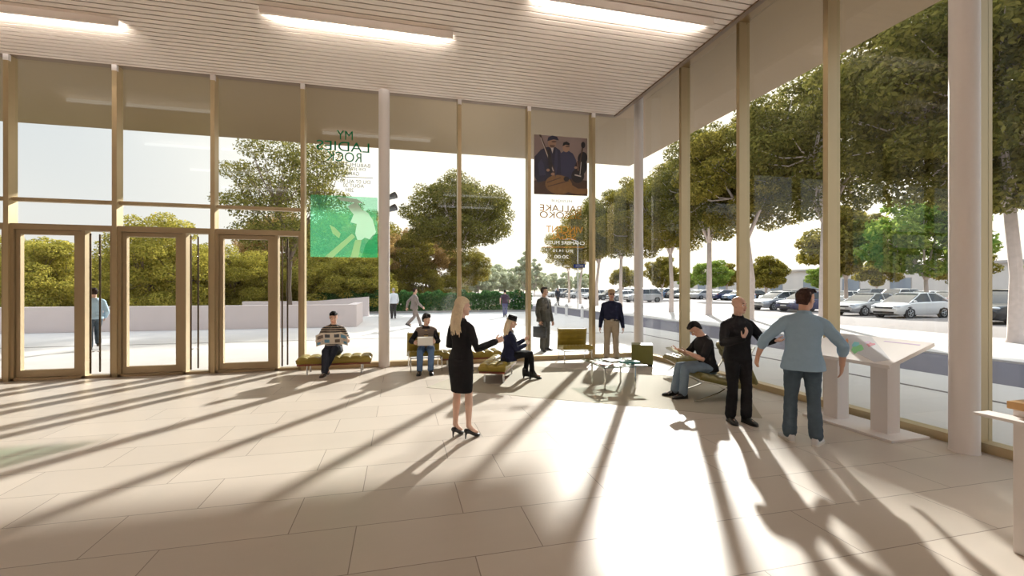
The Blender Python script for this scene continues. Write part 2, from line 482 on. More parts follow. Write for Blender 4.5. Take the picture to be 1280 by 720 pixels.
def cushion(w, l, h, nx, ny, depth=0.03, M0=None, mi=0):
    """tufted pad: top surface pulled down along the seams and at the buttons"""
    b = MB(); N = 7
    X = nx * N; Y = ny * N
    def P(i, j):
        u, v = i / X, j / Y
        x, y = (u - .5) * w, (v - .5) * l
        a = abs(sin(pi * u * nx)) ** .55; c = abs(sin(pi * v * ny)) ** .55
        z = h - depth * (1 - min(a, c)) - depth * .8 * (1 - max(a, c))
        ed = min(u, 1 - u) * w; ed2 = min(v, 1 - v) * l
        k = min(1, min(ed, ed2) / .03)
        z -= .02 * (1 - math.sqrt(max(0, 1 - (1 - k) ** 2)))
        return Vector((x, y, z))
    top = [[b.bm.verts.new(P(i, j)) for j in range(Y + 1)] for i in range(X + 1)]
    for i in range(X):
        for j in range(Y):
            b.bm.faces.new((top[i][j], top[i + 1][j], top[i + 1][j + 1], top[i][j + 1]))
    rim = [top[i][0] for i in range(X + 1)] + [top[X][j] for j in range(1, Y + 1)] + [top[i][Y] for i in range(X - 1, -1, -1)] + [top[0][j] for j in range(Y - 1, 0, -1)]
    def low(v, k, z):
        c = v.co
        return b.bm.verts.new((c.x * k, c.y * k, z))
    prev = rim
    for k, z in ((1.012, h * .55), (1.0, .012), (.97, 0.0)):
        cur = [low(v, k, z) for v in rim]
        n = len(rim)
        for i in range(n):
            b.bm.faces.new((prev[i], cur[i], cur[(i + 1) % n], prev[(i + 1) % n]))
        prev = cur
    b.bm.faces.new(prev)
    if M0 is not None:
        for v in b.bm.verts: v.co = M0 @ v.co
    return b

def buttons(w, l, h, nx, ny, depth=.03, M0=None):
    b = MB()
    for i in range(1, nx):
        for j in range(1, ny):
            b.ellipsoid(((i / nx - .5) * w, (j / ny - .5) * l, h - depth * 1.6), .011, .011, .006, n=8, m=5)
    if M0 is not None:
        for v in b.bm.verts: v.co = M0 @ v.co
    return b

def bench(loc, rz, L, W, label):
    t = empty('daybed_bench', loc, rz, label, 'bench', 'olive tufted benches')
    T = Matrix.Translation((0, 0, .23))
    cushion(L, W, .14, max(6, round(L / .2)), 3, .03, T).build('cushion', M['olive'], t, True, 60)
    b = MB(); b.box(-L / 2 + .01, L / 2 - .01, -W / 2 + .01, W / 2 - .01, .19, .229, bevel=.004)
    b.build('frame', M['wood_red'], t)
    for sx in (-1, 1):
        for sy in (-1, 1):
            b = MB(); x, y = sx * (L / 2 - .19), sy * (W / 2 - .07)
            b.lathe([(.019, 0), (.019, .006), (.016, .012), (.016, .192)], 14, Matrix.Translation((x, y, 0)))
            b.build('leg', M['steel'], t, True)
    return t
bench((-1.29, 9.98, 0), 0, 1.42, .52, 'olive tufted daybed bench carrying the man with a newspaper, by the first white column')
bench((1.52, 10.02, 0), 0, 1.35, .52, 'olive tufted bench against the glass, half hidden behind the blonde woman, nobody on it')
bench((1.87, 8.62, 0), R(66), 1.25, .50, 'olive tufted bench standing end-on to the camera under the woman in a black hat')

def lounge_chair(loc, rz, label):
    """low armless chair: flat sling back, pleated seat front, thin chrome legs"""
    t = empty('lounge_chair', loc, rz, label, 'chair', 'olive armless lounge chairs')
    W = .70
    # local +Y is the front
    T = Matrix.Translation((0, .02, .30)) @ Matrix.Rotation(R(6), 4, 'X')
    cushion(W, .60, .11, 9, 3, .016, T).build('seat', M['olive'], t, True, 60)
    Tb = Matrix.Translation((0, -.36, .52)) @ Matrix.Rotation(R(-14), 4, 'X') @ Matrix.Rotation(R(-90), 4, 'X')
    c = cushion(W, .52, .09, 3, 4, .007, Tb); c.build('backrest', M['olive'], t, True, 60)
    b = MB()
    for sx in (-1, 1):
        x = sx * (W / 2 - .03)
        b.tube([(x, .27, .295), (x, -.27, .27), (x, -.40, .50), (x, -.47, .76)], .012, 10)
    b.tube([(-W / 2 + .03, -.28, .27), (W / 2 - .03, -.28, .27)], .012, 10)
    b.tube([(-W / 2 + .03, .25, .29), (W / 2 - .03, .25, .29)], .012, 10)
    b.build('frame', M['steel'], t, True)
    for sx in (-1, 1):
        x = sx * (W / 2 - .03)
        b = MB(); b.tube([(x, .30, .30), (x, .31, .012)], .012, 10); b.build('leg', M['steel'], t, True)
        b = MB(); b.tube([(x, -.27, .27), (x, -.36, .012)], .012, 10); b.build('leg', M['steel'], t, True)
    return t
lounge_chair((.52, 9.86, 0), R(183), 'olive lounge chair under the seated person in a grey waistcoat')
lounge_chair((4.02, 10.02, 0), R(172), 'empty olive lounge chair against the glass beside the man in a navy sweater')

def xchair(loc, rz, label):
    """tufted chair on crossed curved chrome legs; local +Y is the front"""
    t = empty('tufted_lounge_chair', loc, rz, label, 'chair')
    W = .74
    Ts = Matrix.Translation((0, .03, .27)) @ Matrix.Rotation(R(13), 4, 'X')
    cushion(W, .66, .11, 5, 5, .02, Ts).build('seat', M['moss'], t, True, 60)
    Tb = Matrix.Translation((0, -.44, .57)) @ Matrix.Rotation(R(-24), 4, 'X') @ Matrix.Rotation(R(-90), 4, 'X')
    cushion(W, .62, .10, 5, 5, .02, Tb).build('backrest', M['moss'], t, True, 60)
    for sx in (-1, 1):
        x = sx * (W / 2 - .04)
        def strip(pts):
            b = MB(); rings = []
            for i, (y, z) in enumerate(pts):
                a = pts[max(0, i - 1)]; c = pts[min(len(pts) - 1, i + 1)]
                ty, tz = c[0] - a[0], c[1] - a[1]; L = math.hypot(ty, tz); ny, nz = -tz / L * .007, ty / L * .007
                rings.append([Vector((x - .018, y - ny, z - nz)), Vector((x + .018, y - ny, z - nz)), Vector((x + .018, y + ny, z + nz)), Vector((x - .018, y + ny, z + nz))])
            b.rings(rings); return b
        pa = [(.42 - .02 * 0, .008), (.30, .04), (.16, .085), (.02, .14), (-.10, .215), (-.20, .31), (-.33, .50), (-.52, .84)]
        strip(pa).build('leg', M['steel'], t, True)
        pb = [(-.44, .008), (-.34, .06), (-.24, .125), (-.12, .19), (.04, .245), (.2, .28), (.36, .32)]
        strip(pb).build('leg', M['steel'], t, True)
    for y, z in ((.30, .29), (-.16, .265), (-.50, .80)):
        b = MB(); b.box(-W / 2 + .04, W / 2 - .04, y - .012, y + .012, z - .006, z + .006); b.build('cross_bar', M['steel'], t)
    return t
xchair((4.87, 6.30, 0), R(78), 'moss green tufted chair with curved chrome legs under the man in a black tee shirt')

def xstool(loc, rz, label):
    t = empty('tufted_stool', loc, rz, label, 'stool')
    W = .58
    T = Matrix.Translation((0, 0, .31)) @ Matrix.Rotation(R(-4), 4, 'X')
    cushion(W, .52, .10, 4, 4, .02, T).build('cushion', M['moss'], t, True, 60)
    for sx in (-1, 1):
        x = sx * (W / 2 - .05)
        for s in (-1, 1):
            b = MB(); pts = [(s * .27, .008), (s * .15, .06), (s * .02, .15), (-s * .12, .24), (-s * .26, .31)]; rings = []
            for i, (y, z) in enumerate(pts):
                a = pts[max(0, i - 1)]; c = pts[min(len(pts) - 1, i + 1)]
                ty, tz = c[0] - a[0], c[1] - a[1]; L = math.hypot(ty, tz); ny, nz = -tz / L * .006, ty / L * .006
                rings.append([Vector((x - .015, y - ny, z - nz)), Vector((x + .015, y - ny, z - nz)), Vector((x + .015, y + ny, z + nz)), Vector((x - .015, y + ny, z + nz))])
            b.rings(rings); b.build('leg', M['steel'], t, True)
    return t
xstool((5.52, 8.02, 0), R(84), 'moss green tufted stool on chrome legs behind the knees of the reading man')

# olive cube pouf
t = empty('cube_pouf', (5.35, 9.28, 0), R(-28), 'olive green cube pouf on a dark base beside the corner column', 'pouf')
b = MB(); b.box(-.23, .23, -.23, .23, .05, .48, bevel=.012); b.build('body', M['olive_dark'], t, True)
b = MB(); b.box(-.215, .215, -.215, .215, 0, .055); b.build('base', M['dark_base'], t)
for sx in (-1, 1):
    for sy in (-1, 1):
        b = MB(); b.tube([(sx * .223, sy * .223, .06), (sx * .223, sy * .223, .47)], .006, 6); b.build('piping', M['olive_dark'], t, True)

# glass table with chrome legs and printed matter
tb = empty('coffee_table', (3.75, 7.55, 0), 0, 'square glass coffee table on thin chrome legs, strewn with magazines', 'table')
b = MB(); b.box(-.41, .47, -.50, .56, .388, .40, bevel=.003); b.build('table_top', M['table_glass'], tb)
b = MB()
for (x0, x1, y0, y1) in ((-.37, .24, -.45, -.43), (-.37, .24, .10, .12), (-.37, -.35, -.45, .12), (.22, .24, -.45, .12)): b.box(x0, x1, y0, y1, .37, .388)
b.build('frame', M['steel'], tb)
for x in (-.35, .22):
    for y in (-.43, .10):
        b = MB(); b.box(x - .013, x + .013, y - .013, y + .013, 0, .372, bevel=.003); b.build('leg', M['steel'], tb)
def sheet(name, x, y, w, l, h, rz, m, label, cat, z=.4005, inner=None, grp=None):
    e = empty(name, (x, y, z), R(rz), label, cat, grp)
    b = MB(); b.box(-w / 2, w / 2, -l / 2, l / 2, 0, h, bevel=min(.002, h * .3)); b.build('cover', m, e)
    b = MB(); b.box(-w / 2 + .004, w / 2 - .004, -l / 2 + .003, l / 2 - .003, h * .15, h * .85); b.build('pages', M['paper'], e)
    if inner:
        b = MB()
        for (u0, u1, v0, v1) in inner: b.box(u0 * w / 2, u1 * w / 2, v0 * l / 2, v1 * l / 2, h + .0001, h + .0008)
        b.build('print', M['grey_ink'], e)
    return e
M['grey_ink'] = mat('grey print', rgb(170, 168, 165), 0.6)
M['ink'] = mat('dark print', rgb(70, 74, 82), 0.6)
sheet('magazine', 3.52, 7.42, .20, .27, .010, 20, M['pink'], 'pink magazine near the left edge of the glass table', 'magazine', inner=[(-.7, .5, .5, .8)])
sheet('brochure', 3.74, 7.24, .21, .29, .006, -24, M['paper'], 'white brochure with a printed ring on the near part of the glass table', 'brochure', inner=[(-.6, .6, -.6, -.5), (-.6, .6, .5, .6), (-.65, -.55, -.6, .6), (.55, .65, -.6, .6)])
sheet('magazine', 4.05, 7.45, .30, .22, .022, 8, M['teal'], 'teal covered magazine on the glass table', 'magazine', inner=[(.2, .9, -.9, -.6)])
sheet('leaflet', 4.09, 7.13, .22, .11, .004, -12, M['paper'], 'narrow white leaflet at the right front edge of the glass table', 'leaflet', inner=[(-.7, .7, .1, .3)])
sheet('brochure', 3.84, 7.78, .21, .30, .006, 14, M['paper'], 'white open brochure at the back of the glass table', 'brochure', inner=[(-.7, -.1, -.7, .7), (.1, .7, .2, .7)])
sheet('leaflet', 3.50, 7.71, .10, .21, .004, 30, M['paper'], 'small white leaflet at the back left of the glass table', 'leaflet', inner=[(-.6, .6, .4, .8)])

# tilted display table by the side glass
M['map_paper'] = mat('grey map sheet', rgb(196, 194, 200), 0.5, var=.08, scale=6)
M['map_green'] = mat('map green', rgb(120, 196, 130), 0.5); M['map_red'] = mat('map red', rgb(206, 90, 110), 0.5)
M['map_blue'] = mat('map cyan', rgb(120, 196, 206), 0.5); M['map_orange'] = mat('map orange', rgb(222, 150, 110), 0.5); M['map_violet'] = mat('map violet', rgb(196, 170, 204), 0.5)
dt = empty('display_table', (5.62, 4.47, 0), 0, 'white display table with a tilted map top on two square pillars by the side glass', 'display table')
b = MB(); b.box(-.25, .33, -.56, .60, 0, .03, bevel=.004); b.build('base_plate', M['white'], dt)
for y in (-.27, .36):
    b = MB(); x0, x1 = -.05, .14
    vs = [(x0, .03), (x1, .03)]
    b.prism([(x0, .03), (x1, .03), (x1, .955), (x0, .885)], y - .10, y + .10, lambda u, v, w: (u, w, v))
    b.build('leg', M['white'], dt)
slope = .235 / .68
TT = Matrix.Translation((-.33, 0, .845)) @ Matrix.Rotation(-math.atan(slope), 4, 'Y')
b = MB(); b.box(0, .72, -.60, .62, 0, .045, rot=TT, bevel=.004); b.build('table_top', M['white'], dt)
def onT(u, v, w): return TT @ Vector((u, v, w))
b = MB(); b.prism([(.03, -.42), (.14, -.52), (.70, .10), (.69, .40), (.55, .52), (.40, .34)], .0455, .0475, onT)
mp = b.build('map_sheet', M['map_paper'], dt)
def blob(pts, m, z0, z1, name):
    bb = MB(); bb.prism(pts, z0, z1, onT); bb.build(name, m, dt)
random.seed(5)
def wob(cx, cy, rx, ry, n=11, j=.35, rot=.6):
    out = []
    for k in range(n):
        a = 2 * pi * k / n; r = 1 + random.uniform(-j, j)
        x, y = rx * cos(a) * r, ry * sin(a) * r
        out.append((cx + x * cos(rot) - y * sin(rot), cy + x * sin(rot) + y * cos(rot)))
    return out
blob(wob(.30, -.02, .13, .05), M['map_green'], .0475, .0482, 'map_print')
blob(wob(.42, .10, .12, .035), M['map_blue'], .0482, .0488, 'map_print')
blob(wob(.46, -.06, .06, .04), M['map_red'], .0488, .0494, 'map_print')
blob(wob(.48, .26, .09, .02), M['map_orange'], .0482, .0488, 'map_print')
blob(wob(.52, .02, .05, .03), M['map_violet'], .0494, .0499, 'map_print')
b = MB(); b.prism([(.60, -.52), (.625, -.52), (.625, -.12), (.60, -.12)], .0455, .0463, onT); b.build('map_title', M['map_violet'], dt)

# counter end at the right edge of the view
M['oak'] = mat('oak worktop', rgb(196, 152, 98), 0.4, var=.12, scale=9)
ct = empty('reception_counter', (4.60, 1.66, 0), 0, 'white counter end with an oak top at the right edge of the hall', 'counter')
b = MB(); b.box(-.66, .70, -.46, .45, 0, .95, bevel=.008); b.build('body', M['white'], ct)
b = MB(); b.box(-.68, .72, -.48, .47, .95, 1.0, bevel=.005); b.build('worktop', M['oak'], ct)
b = MB(); b.box(-.80, -.655, -.46, .58, .885, .905, bevel=.003); b.build('ledge', M['white'], ct)
for y in (-.2, .3):
    b = MB(); b.box(-.78, -.66, y - .01, y + .01, .82, .885); b.build('bracket', M['steel'], ct)

# ceiling lights
M['led'] = emit('led diffuser', (1.0, .96, .91, 1), 2.5)
LED_WATTS = 105.0
led = bpy.data.lights.new('led_strip', 'AREA')
led.shape = 'RECTANGLE'; led.size, led.size_y = 2.84, .04
led.energy = LED_WATTS; led.color = (1.0, .955, .90); led.spread = R(96)
def strip_light(x0, x1, y, label):
    """slim batten under the slats: closed at the back, its optic washes the ceiling towards the entrance wall"""
    t = empty('linear_ceiling_light', ((x0 + x1) / 2, y, ZC), 0, label, 'ceiling light', 'linear ceiling lights')
    L = (x1 - x0) / 2
    b = MB(); b.box(-L - .01, L + .01, -.035, -.022, -.108, -.0005); b.box(-L - .01, L + .01, -.022, .018, -.108, -.102)
    for x in (-L - .01, L): b.box(x, x + .01, -.022, .0, -.102, -.0005)
    b.build('housing', M['ceiling'], t)
    b = MB(); b.box(-L + .01, L - .01, -.021, -.012, -.100, -.004); b.build('diffuser', M['led'], t)
    a = bpy.data.objects.new('light_source', led); COL.objects.link(a); a.parent = t
    a.location = (0, .008, -.082); a.rotation_euler = (R(90 + 45), 0, 0)
strip_light(-7.45, -4.45, 8.68, 'long ceiling light over the entrance doors, cut by the left picture edge')
strip_light(-2.10, 0.87, 7.74, 'long ceiling light in the middle of the slatted ceiling')
strip_light(1.95, 4.93, 6.36, 'long ceiling light nearest the side glass, cut by the top of the picture')
NTH = ['first', 'second', 'third', 'fourth', 'fifth', 'sixth', 'seventh', 'eighth', 'ninth']
k = 0
for row, yy in enumerate((5.4, 2.4, -.6)):                               # unseen copies of the luminaire, added to fill the shaded floor
    for x0, dy in ((-7.45, 0), (-2.1, -.94), (1.95, -2.3)):
        strip_light(x0, x0 + 3.0, yy + dy, 'added fill light out of view over the hall, %s behind the visible three' % NTH[k]); k += 1
# ------------------------------------------------------------------ trees, hedge, bollards
M['bark'] = mat('pale bark', rgb(212, 196, 188), 0.9, var=.2, scale=6, bump=.4, bscale=14)
M['bark_dark'] = mat('brown bark', rgb(112, 96, 82), 0.9, var=.2, scale=6, bump=.4, bscale=14)
M['leaf_a'] = leaf_mat('olive leaves', rgb(96, 94, 38), rgb(178, 162, 78))
M['leaf_b'] = leaf_mat('deep green leaves', rgb(80, 84, 40), rgb(152, 144, 74))
M['leaf_c'] = leaf_mat('bright green leaves', rgb(96, 130, 54), rgb(170, 182, 90))
M['leaf_d'] = leaf_mat('haze painted leaves', rgb(186, 190, 160), rgb(220, 222, 198))  # distance haze of the far trees painted into the leaf colour
M['leaf_e'] = leaf_mat('autumn leaves', rgb(150, 122, 76), rgb(200, 168, 110))
M['leaf_f'] = leaf_mat('yellow green leaves', rgb(128, 128, 56), rgb(206, 190, 92))
M['leaf_h'] = leaf_mat('hedge leaves', rgb(40, 84, 46), rgb(96, 134, 74), .3)

def leaves_mesh(name, C, Nrm, size, m, rs):
    n = len(C)
    up = rs.normal(size=(n, 3)); Nrm = Nrm / (np.linalg.norm(Nrm, axis=1, keepdims=True) + 1e-9)
    u = np.cross(Nrm, up); u /= (np.linalg.norm(u, axis=1, keepdims=True) + 1e-9)
    v = np.cross(Nrm, u)
    s = size * rs.uniform(.65, 1.35, size=(n, 1))
    a = C - u * s; b = C + v * s * .5 + Nrm * s * .12; c = C + u * s; d = C - v * s * .5 + Nrm * s * .12
    V = np.stack([a, b, c, d], axis=1).reshape(-1, 3)
    me = bpy.data.meshes.new(name)
    me.vertices.add(4 * n); me.vertices.foreach_set('co', V.astype(np.float32).ravel())
    me.loops.add(4 * n); me.loops.foreach_set('vertex_index', np.arange(4 * n, dtype=np.int32))
    me.polygons.add(n); me.polygons.foreach_set('loop_start', np.arange(0, 4 * n, 4, dtype=np.int32))
    me.update(calc_edges=True); me.materials.append(m)
    return me

def tree_meshes(seed, H, zt, rx, z0, z1, nb, nleaf, leaf, lm, bm_, r0=.16, flat=1.0, br=(.20, .32), forks=5):
    """trunk splitting at zt into branches that end in leaf clumps between z0 and z1"""
    rs = np.random.RandomState(seed); rnd = random.Random(seed)
    cz, rz = (z0 + z1) / 2, (z1 - z0) / 2
    blobs = []
    k = 0
    while len(blobs) < nb and k < 20000:
        k += 1
        p = rs.uniform(-1, 1, 3); r = np.linalg.norm(p)
        if r > 1 or r < .35: continue
        if p[2] < -.55 and r > .9: continue
        rad = rx * rs.uniform(*br)
        c = np.array([p[0] * (rx - rad * .7), p[1] * (rx - rad * .7), cz + p[2] * (rz - rad * .6)])
        if all(np.linalg.norm((c - q[0])) > .62 * (rad + q[1]) * .8 for q in blobs): blobs.append((c, rad))
        elif k > 2500: blobs.append((c, rad))
    tot = sum(b[1] ** 2 for b in blobs)
    Cs, Ns = [], []
    for c, rad in blobs:
        n = int(nleaf * rad ** 2 / tot)
        d = rs.normal(size=(n, 3)); d /= np.linalg.norm(d, axis=1, keepdims=True)
        rr = rad * rs.uniform(.25, 1, size=(n, 1)) ** .45
        q = c + d * rr * np.array([1.15, 1.15, .72 * flat]); q = q[q[:, 2] > .04]; d = d[:len(q)] if len(q) < n else d; n = len(q)
        Cs.append(q); Ns.append(d * .7 + rs.normal(size=(len(d), 3)) * .55 + np.array([0, 0, .4]))
    crown = leaves_mesh('crown', np.concatenate(Cs), np.concatenate(Ns), leaf, lm, rs)
    b = MB()
    top = Vector((rnd.uniform(-.2, .2), rnd.uniform(-.2, .2), zt))
    mid = Vector((rnd.uniform(-.12, .12), rnd.uniform(-.12, .12), zt * .5))
    b.tube([(0, 0, 0), (0, 0, .12), mid, top], [r0 * 1.35, r0 * 1.05, r0 * .85, r0 * .75], 10)
    prim = []
    for i in range(forks):
        a = 2 * pi * (i + rnd.uniform(-.25, .25)) / forks
        e = Vector((cos(a) * rx * .42, sin(a) * rx * .42, zt + (cz - zt) * rnd.uniform(.65, 1.15)))
        m = top.lerp(e, .5) + Vector((0, 0, .12 * rz))
        b.tube([top, m, e], [r0 * .55, r0 * .4, r0 * .27], 7)
        prim.append((m, e))
    for c, rad in blobs:
        c = Vector(c); m, e = min(prim, key=lambda q: (q[1] - c).length)
        s = e if (e.z < c.z + rad) else m
        b.tube([s, s.lerp(c, .55) + Vector((0, 0, -.06 * rx)), c], [r0 * .25, r0 * .16, r0 * .06], 5, False)
    trunk = b.mesh('trunk', bm_, True)
    return crown, trunk

KIND = {
 'street0': tree_meshes(1, 11, 4.3, 3.9, 3.9, 11.3, 80, 42000, .085, M['leaf_a'], M['bark'], .17, br=(.15, .25)),
 'street1': tree_meshes(2, 11, 4.0, 3.6, 3.7, 10.9, 74, 40000, .085, M['leaf_a'], M['bark'], .16, br=(.15, .25)),
 'street2': tree_meshes(3, 11, 4.5, 4.1, 4.2, 11.8, 84, 44000, .085, M['leaf_b'], M['bark'], .18, br=(.15, .25)),
 'street3': tree_meshes(21, 13, 4.3, 5.6, 3.4, 13.4, 130, 110000, .095, M['leaf_b'], M['bark'], .2, br=(.13, .21)),
 'big': tree_meshes(4, 11, 4.6, 4.6, 3.9, 11.2, 90, 48000, .09, M['leaf_b'], M['bark'], .14, br=(.14, .24)),
 'wood': tree_meshes(5, 8, 2.8, 3.4, 1.8, 8.2, 60, 26000, .09, M['leaf_e'], M['bark'], .13, br=(.15, .25)),
 'wood2': tree_meshes(6, 8, 2.6, 3.5, 2.0, 7.8, 60, 26000, .09, M['leaf_a'], M['bark'], .13, br=(.15, .25)),
 'bush': tree_meshes(7, 5, .8, 2.4, -.9, 4.8, 80, 34000, .07, M['leaf_f'], M['bark_dark'], .1, br=(.17, .27)),
 'bush2': tree_meshes(8, 6, .8, 3.2, -1.1, 6.1, 100, 48000, .07, M['leaf_f'], M['bark_dark'], .12, br=(.15, .25)),
 'sparse': tree_meshes(9, 10, 3.2, 3.7, 2.2, 10.4, 100, 24000, .07, M['leaf_b'], M['bark_dark'], .14, br=(.12, .22), forks=6),
 'round': tree_meshes(10, 7, 1.9, 3.4, 1.6, 7.6, 40, 11000, .16, M['leaf_c'], M['bark'], .14, br=(.18, .28)),
 'round2': tree_meshes(11, 7, 1.9, 3.2, 1.6, 7.2, 40, 11000, .16, M['leaf_a'], M['bark'], .14, br=(.18, .28)),
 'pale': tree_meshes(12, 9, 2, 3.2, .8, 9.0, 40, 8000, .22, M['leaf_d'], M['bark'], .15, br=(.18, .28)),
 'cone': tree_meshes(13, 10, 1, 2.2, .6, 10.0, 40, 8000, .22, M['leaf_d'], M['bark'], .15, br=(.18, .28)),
}
def tree(kind, x, y, s, rz, label, group=None, sz=1.0, name='tree'):
    cr, tr = KIND[kind]
    t = empty(name, (x, y, 0), rz, label, 'tree', group)
    t.scale = (s, s, s * sz)
    put('crown', cr, t); put('trunk', tr, t)
    return t

# avenue on the pale median, from the far end towards the camera
av = [(10.2, 'street3', 1.0, 'tall dark street tree at the right picture edge around the thick white column'),
      (17.2, 'street2', 1.06, 'street tree directly behind the head of the man in the blue shirt'),
      (21.2, 'street1', 1.1, 'street tree on the median right of the bald man'),
      (25.3, 'street2', 1.03, 'street tree whose pale trunk stands left of the bald man'),
      (29.3, 'street0', .97, 'street tree with its trunk just left of the mullion beside the reading man'),
      (33.4, 'street1', 1.0, 'street tree hidden behind the thin corner column'),
      (37.5, 'street2', .95, 'street tree whose trunk rises over the shoulder of the man in a navy sweater'),
      (41.7, 'street0', .95, 'street tree whose trunk stands beside the mullion left of the man in a navy sweater'),
      (46.0, 'street1', .9, 'street tree seen through the gold poster lettering'),
      (50.5, 'street0', .85, 'farthest street tree of the avenue, behind the gold poster lettering')]
for i, (y, k, s, lb) in enumerate(av):
    tree(k, 19.2 + .3 * sin(i * 2.3), y, s, i * 1.31, lb, 'street trees along the median', name='street_tree')

# grove behind the hedge
tree('big', 4.72, 36.6, 1.0, .4, 'large round tree behind the hedge, above the blonde woman', 'trees behind the hedge')
for (x, y, k, s, rz, lb) in [
    (-2.6, 40, 'wood', .95, 1.0, 'brownish tree behind the hedge with a forked trunk beside the white column'),
    (.3, 42.5, 'wood2', 1.0, 2.0, 'low tree in the grove right of the forked trunk'),
    (2.6, 46, 'wood', 1.05, 3.0, 'tree deep in the grove left of the large round tree'),
    (-6.2, 43, 'wood2', 1.1, 4.4, 'grove tree showing behind the white column'),
    (6.8, 48, 'wood2', .8, 5.0, 'small tree to the right of the large round tree trunk'),
    (-9.8, 41, 'wood', 1.0, .6, 'grove tree behind the man with the newspaper'),
    (-4.2, 52, 'big', .95, 2.6, 'tall tree at the back of the grove left of the large round tree')]:
    tree(k, x, y, s, rz, lb, 'trees behind the hedge')
# pale row far away
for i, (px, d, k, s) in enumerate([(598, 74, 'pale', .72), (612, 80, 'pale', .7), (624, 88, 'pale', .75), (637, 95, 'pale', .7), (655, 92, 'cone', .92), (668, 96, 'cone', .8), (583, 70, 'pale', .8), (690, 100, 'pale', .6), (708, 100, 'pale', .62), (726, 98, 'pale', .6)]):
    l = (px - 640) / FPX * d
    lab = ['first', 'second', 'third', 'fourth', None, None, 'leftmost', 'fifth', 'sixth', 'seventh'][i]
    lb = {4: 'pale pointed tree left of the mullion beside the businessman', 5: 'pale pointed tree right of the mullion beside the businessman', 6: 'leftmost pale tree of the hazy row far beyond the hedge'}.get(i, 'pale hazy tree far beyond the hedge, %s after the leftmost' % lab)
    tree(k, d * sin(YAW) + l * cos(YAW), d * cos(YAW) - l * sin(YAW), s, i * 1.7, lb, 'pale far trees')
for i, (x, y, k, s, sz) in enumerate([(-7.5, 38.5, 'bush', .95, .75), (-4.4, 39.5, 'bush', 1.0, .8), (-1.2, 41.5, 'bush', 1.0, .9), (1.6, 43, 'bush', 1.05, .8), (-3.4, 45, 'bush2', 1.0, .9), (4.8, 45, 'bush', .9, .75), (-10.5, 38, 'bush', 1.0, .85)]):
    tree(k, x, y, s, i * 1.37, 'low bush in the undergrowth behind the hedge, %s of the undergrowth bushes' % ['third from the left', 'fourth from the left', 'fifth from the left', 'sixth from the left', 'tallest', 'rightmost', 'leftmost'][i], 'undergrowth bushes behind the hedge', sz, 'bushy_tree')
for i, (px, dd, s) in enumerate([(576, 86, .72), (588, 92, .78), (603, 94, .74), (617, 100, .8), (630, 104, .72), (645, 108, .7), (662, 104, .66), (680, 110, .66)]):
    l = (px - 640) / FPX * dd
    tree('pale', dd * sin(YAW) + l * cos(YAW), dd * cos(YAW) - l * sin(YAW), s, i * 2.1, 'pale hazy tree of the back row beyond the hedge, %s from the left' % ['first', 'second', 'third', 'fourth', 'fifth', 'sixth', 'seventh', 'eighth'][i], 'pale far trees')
# behind the low wall, left
for (px, d, k, s, rz, sz, lb) in [
    (52, 25, 'bush', 1.0, 0, 1.0, 'dark bushy tree behind the low wall in the left door'),
    (14, 27, 'bush2', .9, 1, .95, 'bushy tree behind the low wall at the left picture edge'),
    (92, 28, 'bush', 1.0, 2.1, .85, 'bush behind the low wall beside the man in light blue outside'),
    (205, 26, 'bush2', 1.02, .7, 1.02, 'broad yellow green tree behind the low wall in the middle door'),
    (150, 31, 'bush2', .9, 3.3, .8, 'bush behind the low wall left of the middle door'),
    (262, 30, 'bush2', .95, 5.0, .85, 'bushy tree behind the low wall between the middle and right door'),
    (363, 25.5, 'sparse', 1.04, .2, 1.0, 'tall airy tree with visible branches above the right door'),
    (315, 30, 'bush2', .85, 4.2, .85, 'dark green bush behind the low wall in the right door'),
    (408, 32.5, 'bush2', 1.0, 1.9, .72, 'bush behind the low wall under the green poster'),
    (452, 33, 'bush', 1.15, .5, .85, 'bush behind the low wall next to the white column')]:
    l = (px - 640) / FPX * d
    tree(k, d * sin(YAW) + l * cos(YAW), d * cos(YAW) - l * sin(YAW), s, rz, lb, 'trees behind the low wall', sz, 'bushy_tree' if 'bush' in k else 'airy_tree')
# round trees in and beyond the parking lot
rt = [(39.5, 26.3), (40.5, 33.5), (40.5, 43), (41, 53), (40.5, 64), (41, 78), (62, 30), (63, 38), (62, 47), (63, 56), (62, 66), (63, 77), (62, 88), (63, 100), (61, 112), (50, 118), (40, 120), (62, 22)]
nm = ['nearest', 'second', 'third', 'fourth', 'fifth', 'sixth', 'seventh', 'eighth', 'ninth', 'tenth', 'eleventh', 'twelfth']
for i, (x, y) in enumerate(rt):
    if i < 6: lb = 'round parking lot tree, %s of the row between the front and back cars' % nm[i]; g = 'round trees among the parked cars'
    elif i == 17: lb = 'round tree at the near end of the row before the pale building'; g = 'round trees beyond the cars'
    else: lb = 'round tree beyond the parked cars, %s along the pale building' % nm[i - 5]; g = 'round trees beyond the cars'
    tree('round' if i % 3 == 0 else 'round2', x, y, (1.22 if i < 2 else .84) + .12 * sin(i * 1.9), i * .9, lb, g, name='round_tree')

